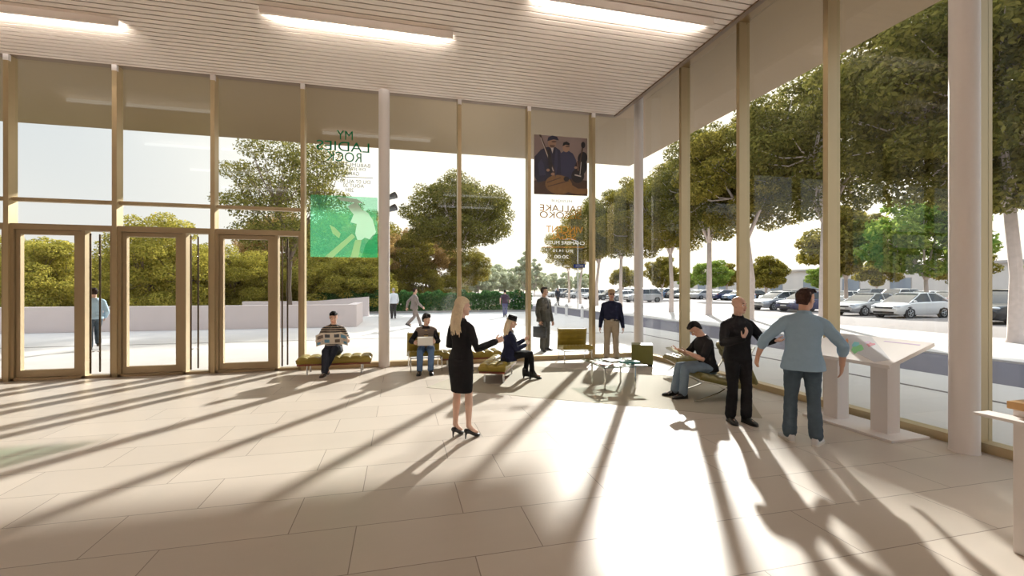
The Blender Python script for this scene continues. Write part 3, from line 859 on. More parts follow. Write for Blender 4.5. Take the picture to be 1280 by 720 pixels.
# hedge
rs = np.random.RandomState(31)
n = 26000
P = np.stack([rs.uniform(-5.5, 9.7, n), rs.uniform(32.8, 34.4, n), rs.uniform(.05, 1.35, n)], 1)
f = rs.randint(0, 3, n)
P[f == 0, 1] = 32.8 + rs.uniform(-.08, .12, (f == 0).sum()); P[f == 1, 2] = 1.35 + .12 * np.sin(P[f == 1, 0] * 3.1) + .1 * np.sin(P[f == 1, 0] * 7.3) + rs.uniform(-.2, .06, (f == 1).sum())
hd = empty('hedge', (0, 0, 0), 0, 'long clipped green hedge behind a low kerb across the plaza', 'hedge'); hd['kind'] = 'thing'
put('foliage', leaves_mesh('foliage', P, rs.normal(size=(n, 3)) + np.array([0, -.5, .6]), .085, M['leaf_h'], rs), hd)
b = MB()
for i in range(30): 
    x = -5.3 + i * .51
    b.tube([(x, 33.6, 0), (x + .05, 33.5, .6), (x - .1, 33.7, 1.1)], [.03, .025, .01], 6)
b.build('stems', M['bark_dark'], hd)

# bollards
M['bollard'] = mat('white bollard paint', rgb(228, 222, 218), 0.6)
for i, y in enumerate((28.6, 26.6, 24.1)):
    t = empty('bollard', (10.1, y, 0), 0, 'white bollard at the road edge, %s from the businessman' % ['first', 'second', 'third'][i], 'bollard', 'white bollards')
    b = MB(); b.lathe([(.10, 0), (.10, .02), (.085, .03), (.085, .72), (.07, .76), (.02, .775)], 20); b.build('post', M['bollard'], t, True)
    b = MB(); b.lathe([(.088, .60), (.088, .66)], 20); b.build('band', M['kerb'], t, True)

# lamp pole in the far plaza
t = empty('street_lamp', (14.9, 36.5, 0), 0, 'thin pale lamp post on the median behind the businessman', 'street lamp')
b = MB(); b.tube([(0, 0, 0), (0, 0, 5.8)], [.06, .035], 10); b.build('pole', M['bollard'], t, True)
b = MB(); b.tube([(0, 0, 5.75), (-.6, 0, 5.95), (-1.1, 0, 5.95)], [.04, .035, .03], 8); b.build('arm', M['bollard'], t, True)
b = MB(); b.box(-1.45, -1.0, -.12, .12, 5.88, 5.96, bevel=.02); b.build('lamp_head', M['kerb'], t)

# twin spotlights on the outside of the entrance wall
M['spot'] = mat('grey spotlight housing', rgb(120, 122, 134), 0.5, .3)
t = empty('twin_spotlight', (-.22, 10.86, 3.72), 0, 'pair of grey spotlights mounted outside by the first white column', 'spotlight')
b = MB(); b.tube([(-.10, -.2, -.35), (-.10, 0, -.30), (-.10, 0, .32)], .018, 8); b.build('bracket', M['spot'], t, True)
for z in (-.12, .16):
    b = MB(); b.tube([(-.10, 0, z), (-.02, .0, z + .02)], .014, 8)
    b.lathe([(.02, -.1), (.055, -.09), (.075, .02), (.08, .09), (.07, .095), (.06, .07)], 16, Matrix.Translation((.05, 0, z)) @ Matrix.Rotation(R(70), 4, 'Y') @ Matrix.Rotation(R(20), 4, 'X'))
    b.build('lamp_head', M['spot'], t, True)

# pale building beyond the cars
M['bld'] = mat('pale rendered facade', rgb(226, 218, 212), 0.8, var=.04, scale=.3)
M['bld_roof'] = mat('pale roof edge', rgb(190, 182, 178), 0.7)
M['bld_glass'] = mat('building window glass', rgb(150, 158, 170), 0.2, spec=.6)
t = empty('warehouse_building', (76, 60, 0), 0, 'long low pale building behind the parking lot', 'building')
b = MB(); b.box(0, 14, -50, 58, 0, 5.0); b.build('walls', M['bld'], t)
b = MB(); b.box(-.4, 14.4, -50.4, 58.4, 5.0, 5.35); b.build('roof', M['bld_roof'], t)
for k in range(13):
    y = -46 + k * 8
    b = MB(); b.box(-.05, .05, y - 1.6, y + 1.6, 1.2, 3.4); w = b.build('window', M['bld_roof'], t)
    b = MB(); b.box(-.09, -.04, y - 1.5, y + 1.5, 1.3, 3.3); b.build('pane', M['bld_glass'], w)

# ------------------------------------------------------------------ cars
PAINT = {'silver': mat('silver car paint', rgb(186, 188, 192), 0.3, 0.5, coat=.6), 'white': mat('white car paint', rgb(236, 236, 236), 0.3, coat=.6),
         'black': mat('black car paint', rgb(34, 36, 40), 0.3, coat=.6), 'dark blue': mat('dark blue car paint', rgb(34, 44, 96), 0.3, coat=.6),
         'red': mat('red car paint', rgb(150, 30, 40), 0.3, coat=.6), 'light blue': mat('light blue car paint', rgb(140, 164, 196), 0.3, .3, coat=.6),
         'grey': mat('grey car paint', rgb(104, 108, 114), 0.3, .4, coat=.6)}
M['car_glass'] = mat('dark car glass', rgb(46, 54, 64), 0.08, spec=.9)
M['tyre'] = mat('tyre rubber', rgb(30, 30, 32), 0.85); M['rim'] = mat('alloy rim', rgb(186, 188, 190), 0.3, .8)
M['lamp_w'] = mat('headlamp lens', rgb(220, 226, 236), 0.1, spec=.8); M['lamp_r'] = mat('tail lamp lens', rgb(170, 24, 26), 0.2)
M['plate'] = mat('number plate', rgb(236, 236, 230), 0.5); M['grille'] = mat('dark grille', rgb(24, 24, 26), 0.5)

def lerp_prof(prof, x):
    for (a, ya), (c, yc) in zip(prof, prof[1:]):
        if a <= x <= c: 
            t = (x - a) / (c - a) if c > a else 0
            return ya + (yc - ya) * t
    return prof[-1][1] if x > prof[-1][0] else prof[0][1]

CARSTYLE = {   # top of the lower body, roof line (base front, top front, top rear, base rear), roof height
 'saloon': dict(L=4.55, W=1.80, belt=[(-2.28, .78), (-2.1, .92), (-1.4, .96), (.9, .92), (1.9, .80), (2.15, .70), (2.28, .58)], g=(1.05, .25, -.95, -1.75), h=1.44),
 'hatchback': dict(L=4.30, W=1.78, belt=[(-2.15, .80), (-2.05, .95), (-1.4, 1.0), (.9, .94), (1.75, .82), (2.02, .72), (2.15, .58)], g=(1.25, .2, -1.1, -2.0), h=1.50),
 'estate': dict(L=4.70, W=1.90, belt=[(-2.35, .86), (-2.25, 1.02), (-1.5, 1.06), (.9, 1.03), (1.95, .94), (2.22, .82), (2.35, .66)], g=(1.15, .45, -1.6, -2.2), h=1.70)}
def car_proto(style, paint):
    S = CARSTYLE[style]; L, W, h = S['L'], S['W'], S['h']
    t = empty('car', (0, 0, 0)); hx = L / 2
    b = MB(); rg = []
    N = 26
    for i in range(N + 1):
        x = -hx + L * i / N
        e = abs(x) / hx
        w = W / 2 * (1 - .16 * max(0, (e - .72) / .28) ** 2)
        zt = lerp_prof(S['belt'], x); zb = .20 + .10 * max(0, (e - .86) / .14)
        sec = [(w * .86, zb), (w * .97, zb + .10), (w, zb + (zt - zb) * .55), (w * .975, zt - .06), (w * .90, zt), (w * .5, zt + .025)]
        rg.append([Vector((x, y, z)) for y, z in sec] + [Vector((x, -y, z)) for y, z in sec[::-1]])
    b.rings(rg); body = b.build('body', PAINT[paint], t, True, 40)
    gf, tf, tr_, gr = S['g']
    b = MB(); rg = []
    for x, f in ((gf, 0), ((gf + tf) / 2, .56), (tf, .93), ((tf + tr_) / 2, 1.0), (tr_, .95), ((tr_ + gr) / 2, .6), (gr, 0)):
        zb = lerp_prof(S['belt'], x) - .02; zt = zb + (h - .03 - zb) * f + .01
        wb = W / 2 * .90; wt = wb - (wb - W / 2 * .70) * f
        rg.append([Vector((x, wb, zb)), Vector((x, wt, zt)), Vector((x, wt * .5, zt + .02 * f)), Vector((x, -wt * .5, zt + .02 * f)), Vector((x, -wt, zt)), Vector((x, -wb, zb))])
    b.rings(rg); b.build('windows', M['car_glass'], t, True, 30)
    b = MB(); wt = W / 2 * .71; rg = []
    for x, f in ((tf + .05, .93), (tf - .25, .985), ((tf + tr_) / 2, 1.0), (tr_ + .2, .985), (tr_ - .08, .93)):
        zb = lerp_prof(S['belt'], x); z = zb + (h - zb) * f
        rg.append([Vector((x, wt, z - .03)), Vector((x, wt * .92, z + .012)), Vector((x, 0, z + .035)), Vector((x, -wt * .92, z + .012)), Vector((x, -wt, z - .03))])
    b.rings(rg); 
    b2 = b
    wb = W / 2 * .905
    for s in (-1, 1):
        zf, zr = lerp_prof(S['belt'], gf), lerp_prof(S['belt'], gr)
        b2.tube([(gf, s * wb, zf), (tf, s * wt, h - .07)], .035, 6)
        b2.tube([(gr, s * wb, zr), (tr_, s * wt, h - .07)], .05, 6)
        xm = (tf + tr_) / 2; b2.tube([(xm, s * wb, .95), (xm + .05, s * wt * 1.0, h - .05)], .035, 6)
    b2.build('roof', PAINT[paint], t, True, 50)
    for x in (hx - .86, -hx + .82):
        for s in (-1, 1):
            y = s * (W / 2 - .10)
            T = Matrix.Translation((x, y, .32)) @ Matrix.Rotation(R(90) * -s, 4, 'X')
            b = MB(); b.lathe([(.2, -.10), (.30, -.10), (.32, -.06), (.32, .07), (.30, .112), (.21, .115)], 22, T); wl_ = b.build('wheel', M['tyre'], t, True)
            b = MB(); b.lathe([(.215, .09), (.215, .118), (.19, .122), (.17, .10), (.05, .11), (.03, .13)], 18, T)
            for k in range(5):
                a = 2 * pi * k / 5
                b.tube([T @ Vector((.04 * cos(a), .04 * sin(a), .118)), T @ Vector((.19 * cos(a), .19 * sin(a), .118))], .022, 6)
            b.build('rim', M['rim'], wl_, True)
            b = MB(); b.lathe([(.05, -.02), (.375, -.02), (.375, .095), (.05, .096)], 22, T); b.build('wheel_arch', M['grille'], t, True)
    for s in (-1, 1):
        b = MB(); b.ellipsoid((hx - .16, s * W * .36, .70 if style != 'estate' else .80), .13, .19, .07, n=12, m=6); b.build('headlight', M['lamp_w'], t, True)
        b = MB(); b.ellipsoid((-hx + .10, s * W * .38, .84), .08, .15, .09, n=12, m=6); b.build('tail_light', M['lamp_r'], t, True)
        b = MB(); b.ellipsoid((gf - .25, s * (W / 2 + .05), 1.0), .06, .10, .06, n=10, m=6); b.build('mirror', PAINT[paint], t, True)
    b = MB(); b.box(hx - .06, hx + .012, -.5, .5, .56, .66, bevel=.01); b.box(hx - .12, hx + .01, -.6, .6, .28, .40, bevel=.02); b.build('grille', M['grille'], t)
    b = MB(); b.box(hx, hx + .02, -.26, .26, .44, .53); b.box(-hx - .005, -hx + .03, -.26, .26, .62, .72); b.build('number_plate', M['plate'], t)
    return t
protos = {}
def place_car(style, paint, x, y, rz, label, group):
    k = (style, paint)
    if k not in protos:
        o = protos[k] = car_proto(style, paint)
    else: o = copy_tree(protos[k])
    o.location = (x, y, -.03); o.rotation_euler = (0, 0, rz); tag(o, label, 'car', group)
g1 = 'cars parked in the front row'
front = [('estate', 'black', 16.2, 'black car parked beyond the thick white column at the right edge'),
         ('hatchback', 'white', 20.75, 'white hatchback parked left of the thick white column'),
         ('saloon', 'silver', 23.3, 'silver saloon parked beside the white hatchback'),
         ('hatchback', 'dark blue', 27.95, 'dark blue car behind the head of the man in the blue shirt'),
         ('hatchback', 'silver', 30.6, 'silver hatchback between the bald man and the man in the blue shirt'),
         ('estate', 'silver', 51.9, 'silver sport utility car behind the thin corner column'),
         ('saloon', 'silver', 57.0, 'silver car in the front row left of the thin corner column'),
         ('saloon', 'black', 61.3, 'black car behind the shoulder of the man in the navy sweater'),
         ('hatchback', 'white', 66.2, 'small white car beside the mullion left of the man in the navy sweater'),
         ('estate', 'silver', 72.6, 'silver estate car right of the small dark suited man outside'),
         ('saloon', 'grey', 77.8, 'grey car behind the small dark suited man outside'),
         ('estate', 'white', 83.5, 'white sport utility car left of the small dark suited man outside')]
for st, pc, y, lb in front: place_car(st, pc, 30.0, y, pi, lb, g1)
rnd = random.Random(77)
ordn = ['first', 'second', 'third', 'fourth', 'fifth', 'sixth', 'seventh', 'eighth', 'ninth', 'tenth', 'eleventh', 'twelfth', 'thirteenth', 'fourteenth', 'fifteenth', 'sixteenth', 'seventeenth', 'eighteenth', 'nineteenth', 'twentieth', 'twenty-first', 'twenty-second', 'twenty-third', 'twenty-fourth']
for xr, rz, row, y0, y1 in ((46.8, pi, 'second', 26.6, 104), (53.4, 0, 'third', 28.9, 96)):
    k = 0; y = y0
    while y < y1 and k < 22:
        if rnd.random() < .66:
            st = rnd.choice(['saloon', 'hatchback', 'estate', 'saloon']); pc = rnd.choice(['silver', 'silver', 'white', 'white', 'black', 'grey', 'light blue', 'dark blue'])
            if row == 'second' and abs(y - 52.4) < 1.3: st, pc = 'saloon', 'red'
            place_car(st, pc, xr + rnd.uniform(-.2, .2), y, rz + (pi if rnd.random() < .25 else 0), '%s %s, %s car from the right in the %s parking row' % (pc, st, ordn[k], row), 'cars parked in the %s row' % row)
            k += 1
        y += 2.35
# ------------------------------------------------------------------ people
def skin(name, c):
    m = mat(name, c, 0.5, var=.04, scale=30)
    m.node_tree.nodes['Principled BSDF'].inputs['Subsurface Weight'].default_value = 0.0
    return m
M['skin'] = skin('skin', rgb(214, 170, 148)); M['skin_pale'] = skin('pale skin', rgb(226, 188, 168)); M['skin_tan'] = skin('tanned skin', rgb(200, 154, 130))
M['lips'] = mat('lips', rgb(184, 104, 94), 0.5)
M['eye_white'] = mat('eye white', rgb(236, 232, 228), 0.2); M['iris'] = mat('dark iris', rgb(46, 34, 28), 0.2)
def hairm(name, c): return mat(name, c, 0.75, var=.25, scale=40, bump=.5, bscale=90, spec=.2)
M['h_black'] = hairm('black hair', rgb(26, 22, 22)); M['h_brown'] = hairm('dark brown hair', rgb(44, 28, 24)); M['h_blonde'] = hairm('blonde hair', rgb(240, 216, 184)); M['h_grey'] = hairm('grey hair', rgb(168, 160, 152))
def cloth(name, c, var=.1): return mat(name, c, 0.85, var=var, scale=14, bump=.35, bscale=26, spec=.2)
M['c_black'] = cloth('black cloth', rgb(22, 22, 25)); M['c_navy'] = cloth('navy cloth', rgb(26, 30, 54)); M['c_shirt_blue'] = cloth('pale denim blue shirt', rgb(142, 166, 186), .07)
M['c_jeans'] = cloth('faded dark jeans', rgb(70, 84, 96), .28); M['c_jeans_blue'] = cloth('blue jeans', rgb(92, 120, 160), .22); M['c_jeans_light'] = cloth('washed light jeans', rgb(128, 146, 164), .2)
M['c_khaki'] = cloth('khaki cloth', rgb(176, 164, 146), .06); M['c_grey_suit'] = cloth('grey suit cloth', rgb(86, 84, 80), .1); M['c_taupe'] = cloth('taupe suit cloth', rgb(136, 124, 118), .1)
M['c_white'] = cloth('white shirt cloth', rgb(222, 224, 228), .04); M['c_dgrey'] = cloth('dark grey cloth', rgb(64, 62, 62)); M['c_purple'] = cloth('plum cloth', rgb(74, 58, 72)); M['c_indigo'] = cloth('indigo jeans', rgb(80, 84, 120), .15)
M['c_vest'] = cloth('grey brown waistcoat', rgb(124, 112, 102)); M['c_darkjeans'] = cloth('dark navy jeans', rgb(36, 40, 50), .2)
M['c_ltblue'] = cloth('light blue shirt cloth', rgb(170, 194, 212), .05); M['c_tie'] = cloth('dark tie', rgb(40, 40, 48))
M['polo'] = striped('striped polo', rgb(46, 42, 42), rgb(196, 178, 158), 24, .72)
M['check'] = striped('striped tee', rgb(40, 36, 34), rgb(206, 176, 116), 16, .45)
M['leather_black'] = mat('black leather', rgb(20, 19, 20), 0.35); M['sole'] = mat('pale sole', rgb(222, 218, 212), 0.6); M['sneaker'] = mat('white sneaker', rgb(214, 214, 216), 0.6); M['leather_brown'] = mat('brown leather', rgb(60, 44, 36), .45)
M['hat_black'] = cloth('black felt', rgb(24, 22, 24)); M['cap'] = cloth('beige cap cloth', rgb(186, 160, 128))
M['shades'] = mat('dark glasses', rgb(30, 26, 26), .15); M['belt'] = mat('dark belt', rgb(40, 34, 30), .5); M['buckle'] = mat('belt buckle', rgb(200, 196, 186), .3, .9)

def V(*a): return Vector(a)
def two_bone(a, tgt, l1, l2, hint):
    d = tgt - a; L = d.length
    mx = (l1 + l2) * .999
    if L > mx: tgt = a + d * (mx / L); d = tgt - a; L = mx
    u = d.normalized()
    x = (l1 * l1 - l2 * l2 + L * L) / (2 * L)
    h = math.sqrt(max(0, l1 * l1 - x * x))
    p = hint - u * hint.dot(u)
    if p.length < 1e-5: p = V(0, -1, 0)
    return a + u * x + p.normalized() * h, tgt

HEAD = [(0.00, .070, .030, .022), (.05, .084, .0, .040), (.12, .088, -.02, .052), (.20, .087, -.035, .058), (.30, .085, -.052, .063), (.40, .084, -.078, .069),
        (.50, .080, -.096, .0735), (.60, .086, -.101, .0755), (.70, .084, -.101, .0755), (.80, .073, -.095, .071), (.89, .050, -.080, .058), (.955, .022, -.055, .038), (1.0, -.004, -.03, .012)]
TORSO_M = [(-.115, .085, .075, -.005), (-.06, .150, .108, -.008), (0, .170, .120, -.014), (.07, .163, .113, -.006), (.15, .150, .104, .002), (.24, .152, .108, .005), (.33, .167, .118, .010), (.395, .174, .117, .006), (.445, .160, .102, -.002), (.48, .112, .082, -.008), (.51, .078, .068, -.010), (.54, .066, .062, -.012)]
TORSO_F = [(-.115, .085, .075, -.005), (-.06, .155, .112, -.012), (0, .174, .124, -.018), (.07, .155, .110, -.008), (.16, .122, .090, .004), (.24, .124, .094, .006), (.33, .142, .122, .020), (.385, .144, .108, .010), (.435, .132, .088, -.002), (.475, .092, .070, -.008), (.505, .062, .058, -.010), (.54, .055, .052, -.012)]

class Person:
    def __init__(s, loc, rz, label, h=1.77, female=False, pz=None, lean=0.0, lean_x=0.0, twist=0.0, pitch0=0.0,
                 head_yaw=0.0, head_pitch=0.0, feet=None, knees=None, hands=None, elbows=None, palms=None, hdirs=None, curls=(.45, .45), width=1.0, det=0.006, group=None, thick=1.0, drop=0.0):
        s.k = h / 1.77; s.f = female; s.det = det; s.W = width; s.T = thick
        s.root = empty('person', loc, rz, label, 'person', group)
        k = s.k
        pz = .925 * k if pz is None else pz
        s.P = V(0, 0, pz)
        # spine: pelvis tilt pitch0, then bending to lean
        s.pitch0, s.lean, s.lean_x, s.twist = pitch0, lean, lean_x, twist
        n = 24; s.sp = []; p = s.P.copy(); ds = .62 * k / n
        q = p.copy()
        for i in range(n + 1):
            s.sp.append(q.copy())
            _, _, u = s.frame((i + .5) / n)
            q = q + u * ds
        s.legs, s.arms = [], []
        feet = feet or ((-.10 * k, .02, 0.0), (.10 * k, .02, 0.0)); knees = knees or ((0, 1, 0), (0, 1, 0))
        r0, f0, u0 = s.frame(0)
        for i, sg in enumerate((-1, 1)):
            hip = s.P + r0 * (sg * .088 * k)
            ft = V(*feet[i]); an = ft + V(0, 0, .085 * k)
            kn, an = two_bone(hip, an, .43 * k, .415 * k, V(*knees[i]))
            s.legs.append((hip, kn, an))
        r1, f1, u1 = s.frame(.75)
        s.sh_hw = (.150 if female else .178) * k * width
        hands = hands or ((-.24, .04, .80), (.24, .04, .80)); elbows = elbows or ((-.3, -1, 0), (.3, -1, 0))
        for i, sg in enumerate((-1, 1)):
            sh = s.spine(.425) + r1 * (sg * s.sh_hw) + f1 * -.008
            el, wr = two_bone(sh, V(*hands[i]), .295 * k, .255 * k, V(*elbows[i]))
            s.arms.append((sh, el, wr))
        s.drop = drop; s.palms = palms or ((1, 0, 0), (-1, 0, 0)); s.hdirs = hdirs or (None, None); s.curls = curls
        # head frame
        s.hy, s.hp = head_yaw, head_pitch
        r, f, u = s.frame(1.0)
        top = s.spine(.60)
        Mh = Matrix((r, f, u)).transposed().to_4x4()
        a = .55
        s.neck0 = s.spine(.50); s.neck1 = top
        Mr = Mh @ Matrix.Rotation(head_yaw, 4, 'Z') @ Matrix.Rotation(head_pitch, 4, 'X')
        s.H = Matrix.Translation(top + Mr.to_3x3() @ V(0, .012 * k, 0)) @ Mr @ Matrix.Translation(V(0, 0, -.015 * k)) @ Matrix.Scale(k, 4)
    def frame(s, t):
        b = s.pitch0 + (s.lean - s.pitch0) * min(1, t * 1.15)
        a = s.twist * t
        M_ = Matrix.Rotation(a, 3, 'Z') @ Matrix.Rotation(-b, 3, 'X') @ Matrix.Rotation(s.lean_x * t, 3, 'Y')
        return M_ @ V(1, 0, 0), M_ @ V(0, 1, 0), M_ @ V(0, 0, 1)
    def spine(s, d):                      # d in metres along the spine for a 1.77 m person
        k = s.k; t = d / .62 * 24
        if t <= 0: return s.P + s.frame(0)[2] * (d * k)
        i = min(23, int(t)); return s.sp[i].lerp(s.sp[i + 1], t - i)
    def hpt(s, x, y, z): return s.H @ V(x, y, z)
    # ------- shape pieces
    def torso(s, b, d0, d1, inf=0.0, flare=0.0, n=26):
        prof = TORSO_F if s.f else TORSO_M; rings = []
        ds = [d0] + [p[0] for p in prof if d0 + .012 < p[0] < d1 - .012] + [d1]
        for d in ds:
            for p, q in zip(prof, prof[1:]):
                if p[0] <= d <= q[0]:
                    t = (d - p[0]) / (q[0] - p[0]); rw, rd, y = [p[i] + (q[i] - p[i]) * t for i in (1, 2, 3)]; break
            else:
                rw, rd, y = (prof[0] if d < prof[0][0] else prof[-1])[1:]
                if d < prof[0][0]: rw, rd, y = .168, .118, -.01
            if d < .02 and flare: rw = max(rw, prof[2][1]) + flare * (.1 - d); rd = max(rd, prof[2][2]) + flare * (.1 - d)
            r, f, u = s.frame(max(0, d / .62)); k = s.k; g = inf
            c = s.spine(d) + f * (y * k); ring = []
            for i in range(n):
                a = 2 * pi * i / n; ca, sa = cos(a), sin(a); e = .86
                ca = math.copysign(abs(ca) ** e, ca); sa = math.copysign(abs(sa) ** e, sa)
                ring.append(c + r * ((rw * k * s.W + g) * ca) + f * ((rd * k * s.T + g) * sa))
            rings.append(ring)
        b.rings(rings)
    def limb(s, b, pts, radii, n=14): b.tube(pts, radii, n)
    def leg(s, b, i, inf=0.0, end=1.0, scale=1.0, hem=None, start=0.0):
        h, kn, an = s.legs[i]; k = s.k * scale; f = .92 if s.f else 1.0
        th = kn - h; sh = an - kn
        P = [h + th * .02, h + th * .25, h + th * .55, h + th * .85, kn, kn + sh * .12, kn + sh * .32, kn + sh * .6, kn + sh * .85, an]
        Rr = [.088, .086, .074, .060, .056, .054, .058, .047, .038, .037]
        back = -(V(0, 1, 0)) if True else None
        rad = [r * k * f + inf for r in Rr]
        if hem: 
            for j, t in ((4, .0), (5, .12), (6, .3), (7, .6), (8, .85), (9, 1)): rad[j] = max(rad[j], (rad[4] * (1 - t) + hem * t))
        if end < 1:
            P[-1] = kn + sh * end; P = [p for j, p in enumerate(P) if j < 8 or j == 9] if end < .85 else P
            rad = [p for j, p in enumerate(rad) if j < 8 or j == 9] if end < .85 else rad
        b.tube(P, rad, 14)
    def arm(s, b, i, inf=0.0, t1=2.0, hem=None):
        sh, el, wr = s.arms[i]; k = s.k; f = .84 if s.f else 1.0
        P = [sh, sh.lerp(el, .25), sh.lerp(el, .6), el, el.lerp(wr, .22), el.lerp(wr, .6), wr]
        T = [0, .25, .6, 1, 1.22, 1.6, 2.0]; Rr = [.051, .050, .046, .041, .043, .035, .027]
        pts, rad = [], []
        for j, t in enumerate(T):
            if t <= t1: pts.append(P[j]); rad.append(Rr[j] * k * f + inf)
        if T[len(pts) - 1] < t1:
            j = len(pts); u = (t1 - T[j - 1]) / (T[j] - T[j - 1])
            pts.append(P[j - 1].lerp(P[j], u)); rad.append((Rr[j - 1] + (Rr[j] - Rr[j - 1]) * u) * k * f + inf)
        if hem: rad[-1] = max(rad[-1], hem)
        b.tube(pts, rad, 12)
        return pts[-1], rad[-1], (pts[-1] - pts[-2]).normalized()
    def hand(s, b, i):
        sh, el, wr = s.arms[i]; k = s.k * (.92 if s.f else 1.0)
        d = (wr - el).normalized()
        if s.hdirs[i] is not None: d = V(*s.hdirs[i]).normalized()
        n = V(*s.palms[i]); n = (n - d * n.dot(d))
        if n.length < 1e-4: n = d.orthogonal()
        n.normalize()
        th = d.cross(n) if i == 1 else n.cross(d)
        rings = []
        for t, w, h in ((-.012, .026, .022), (.02, .033, .019), (.05, .041, .017), (.082, .043, .014), (.094, .038, .010)):
            c = wr + d * (t * k); rings.append([c + th * (w * k * cos(2 * pi * j / 14)) + n * (h * k * sin(2 * pi * j / 14)) for j in range(14)])
        b.rings(rings)
        cu = s.curls[i]
        for j, (off, L, sp) in enumerate(((.032, .070, .14), (.011, .080, .03), (-.011, .074, -.05), (-.031, .058, -.16))):
            p = wr + d * (.086 * k) + th * (off * k)
            dd = (d + th * sp).normalized(); pts = [p - d * .02 * k, p]
            for fr, a in ((.42, cu * .7), (.33, cu * 1.0), (.25, cu * .8)):
                ax = dd.cross(n).normalized()
                dd = (dd * cos(a) + n * sin(a)).normalized(); n_ = n
                p = p + dd * (L * fr * k); pts.append(p)
            b.tube(pts, [.0095 * k, .0095 * k, .009 * k, .0083 * k, .0072 * k], 8)
        p = wr + d * (.022 * k) + th * (.024 * k); d1 = (d * .55 + th * .75 + n * .35).normalized(); d2 = (d * .85 + th * .35 + n * .45).normalized()
        b.tube([p, p + d1 * .036 * k, p + d1 * .036 * k + d2 * .032 * k, p + d1 * .036 * k + d2 * .056 * k], [.0135 * k, .0115 * k, .0098 * k, .008 * k], 8)
    def head(s, b):
        k = s.k; L = .232; rings = []
        for f, yf, yb, w in HEAD:
            z = f * L; c = (yf + yb) / 2; rd = (yf - yb) / 2; ring = []
            for j in range(24):
                a = 2 * pi * j / 24; ring.append(s.hpt(w * cos(a) * (1.0), c + rd * sin(a), z))
            rings.append(ring)
        b.rings(rings)
        H3 = s.H.to_3x3().to_4x4()
        b.tube([s.hpt(0, .078, .54 * L), s.hpt(0, .092, .44 * L), s.hpt(0, .103, .345 * L)], [.009 * k, .011 * k, .014 * k], 8)
        for sg in (-1, 1):
            b.ellipsoid(s.hpt(sg * .011, .092, .34 * L), .008, .010, .008, H3, 8, 5)
            b.ellipsoid(s.hpt(sg * .075, -.010, .44 * L), .008, .019, .032, H3, 10, 7)
            b.ellipsoid(s.hpt(sg * .034, .079, .575 * L), .022, .010, .008, H3, 10, 6)
            b.ellipsoid(s.hpt(sg * .036, .066, .40 * L), .022, .018, .018, H3, 10, 6)
        b.ellipsoid(s.hpt(0, .084, .235 * L), .022, .009, .006, H3, 10, 6); b.ellipsoid(s.hpt(0, .083, .195 * L), .020, .009, .007, H3, 10, 6)
        b.ellipsoid(s.hpt(0, .076, .05 * L), .022, .014, .014, H3, 10, 6)
        s.limb(b, [s.neck0, s.neck0.lerp(s.neck1, .5), s.hpt(0, -.022, .10), s.hpt(0, -.02, .14)], [.062 * k * (.86 if s.f else 1), .055 * k * (.84 if s.f else 1), .054 * k * (.84 if s.f else 1), .05 * k])
    # ------- objects
    def body(s, m, legs=True):
        b = MB()
        s.torso(b, -.11, .54); s.head(b)
        for i in (0, 1):
            s.leg(b, i); s.arm(b, i); s.hand(b, i)
            h, kn, an = s.legs[i]; fd = s.footdir(i)
            b.tube([an, an + fd * .055 * s.k - V(0, 0, (.035 + s.drop * .55) * s.k), an + fd * (.15 - s.drop * .3) * s.k - V(0, 0, (.055 + s.drop) * s.k)], [.036 * s.k, .033 * s.k, .022 * s.k], 10)
        me = voxel(b, s.det, 3)
        me.materials.append(m); me.materials.append(M['lips'])
        L = .232; Hi = s.H.inverted()
        for p in me.polygons:
            c = Hi @ p.center
            if abs(c.x) < .024 and c.y > .080 and .17 * L < c.z < .265 * L: p.material_index = 1
        o = put('body', me, s.root)
        if s.det < .009:
            for sg in (-1, 1):
                e = MB(); H3 = s.H.to_3x3().to_4x4(); k = s.k
                e.ellipsoid(s.hpt(sg * .033, .0755, .50 * L), .0135, .0085, .0085, H3, 12, 8)
                e.mi = 1; e.ellipsoid(s.hpt(sg * .033, .0805, .50 * L), .0062, .0052, .0062, H3, 10, 6)
                e.build('eye', [M['eye_white'], M['iris']], s.root, True)
        return o
    def brows(s, m):
        for sg in (-1, 1):
            b = MB(); L = .232
            b.tube([s.hpt(sg * .014, .0885, .585 * L), s.hpt(sg * .032, .0865, .605 * L), s.hpt(sg * .052, .074, .585 * L)], [.003 * s.k, .0042 * s.k, .0025 * s.k], 6)
            b.build('eyebrow', m, s.root, True)
    def footdir(s, i):
        h, kn, an = s.legs[i]
        if getattr(s, 'fdirs', None) and s.fdirs[i] is not None: return V(*s.fdirs[i]).normalized()
        d = V(0, 1, 0); return (d + V(.16 * (1 if i else -1), 0, 0)).normalized()
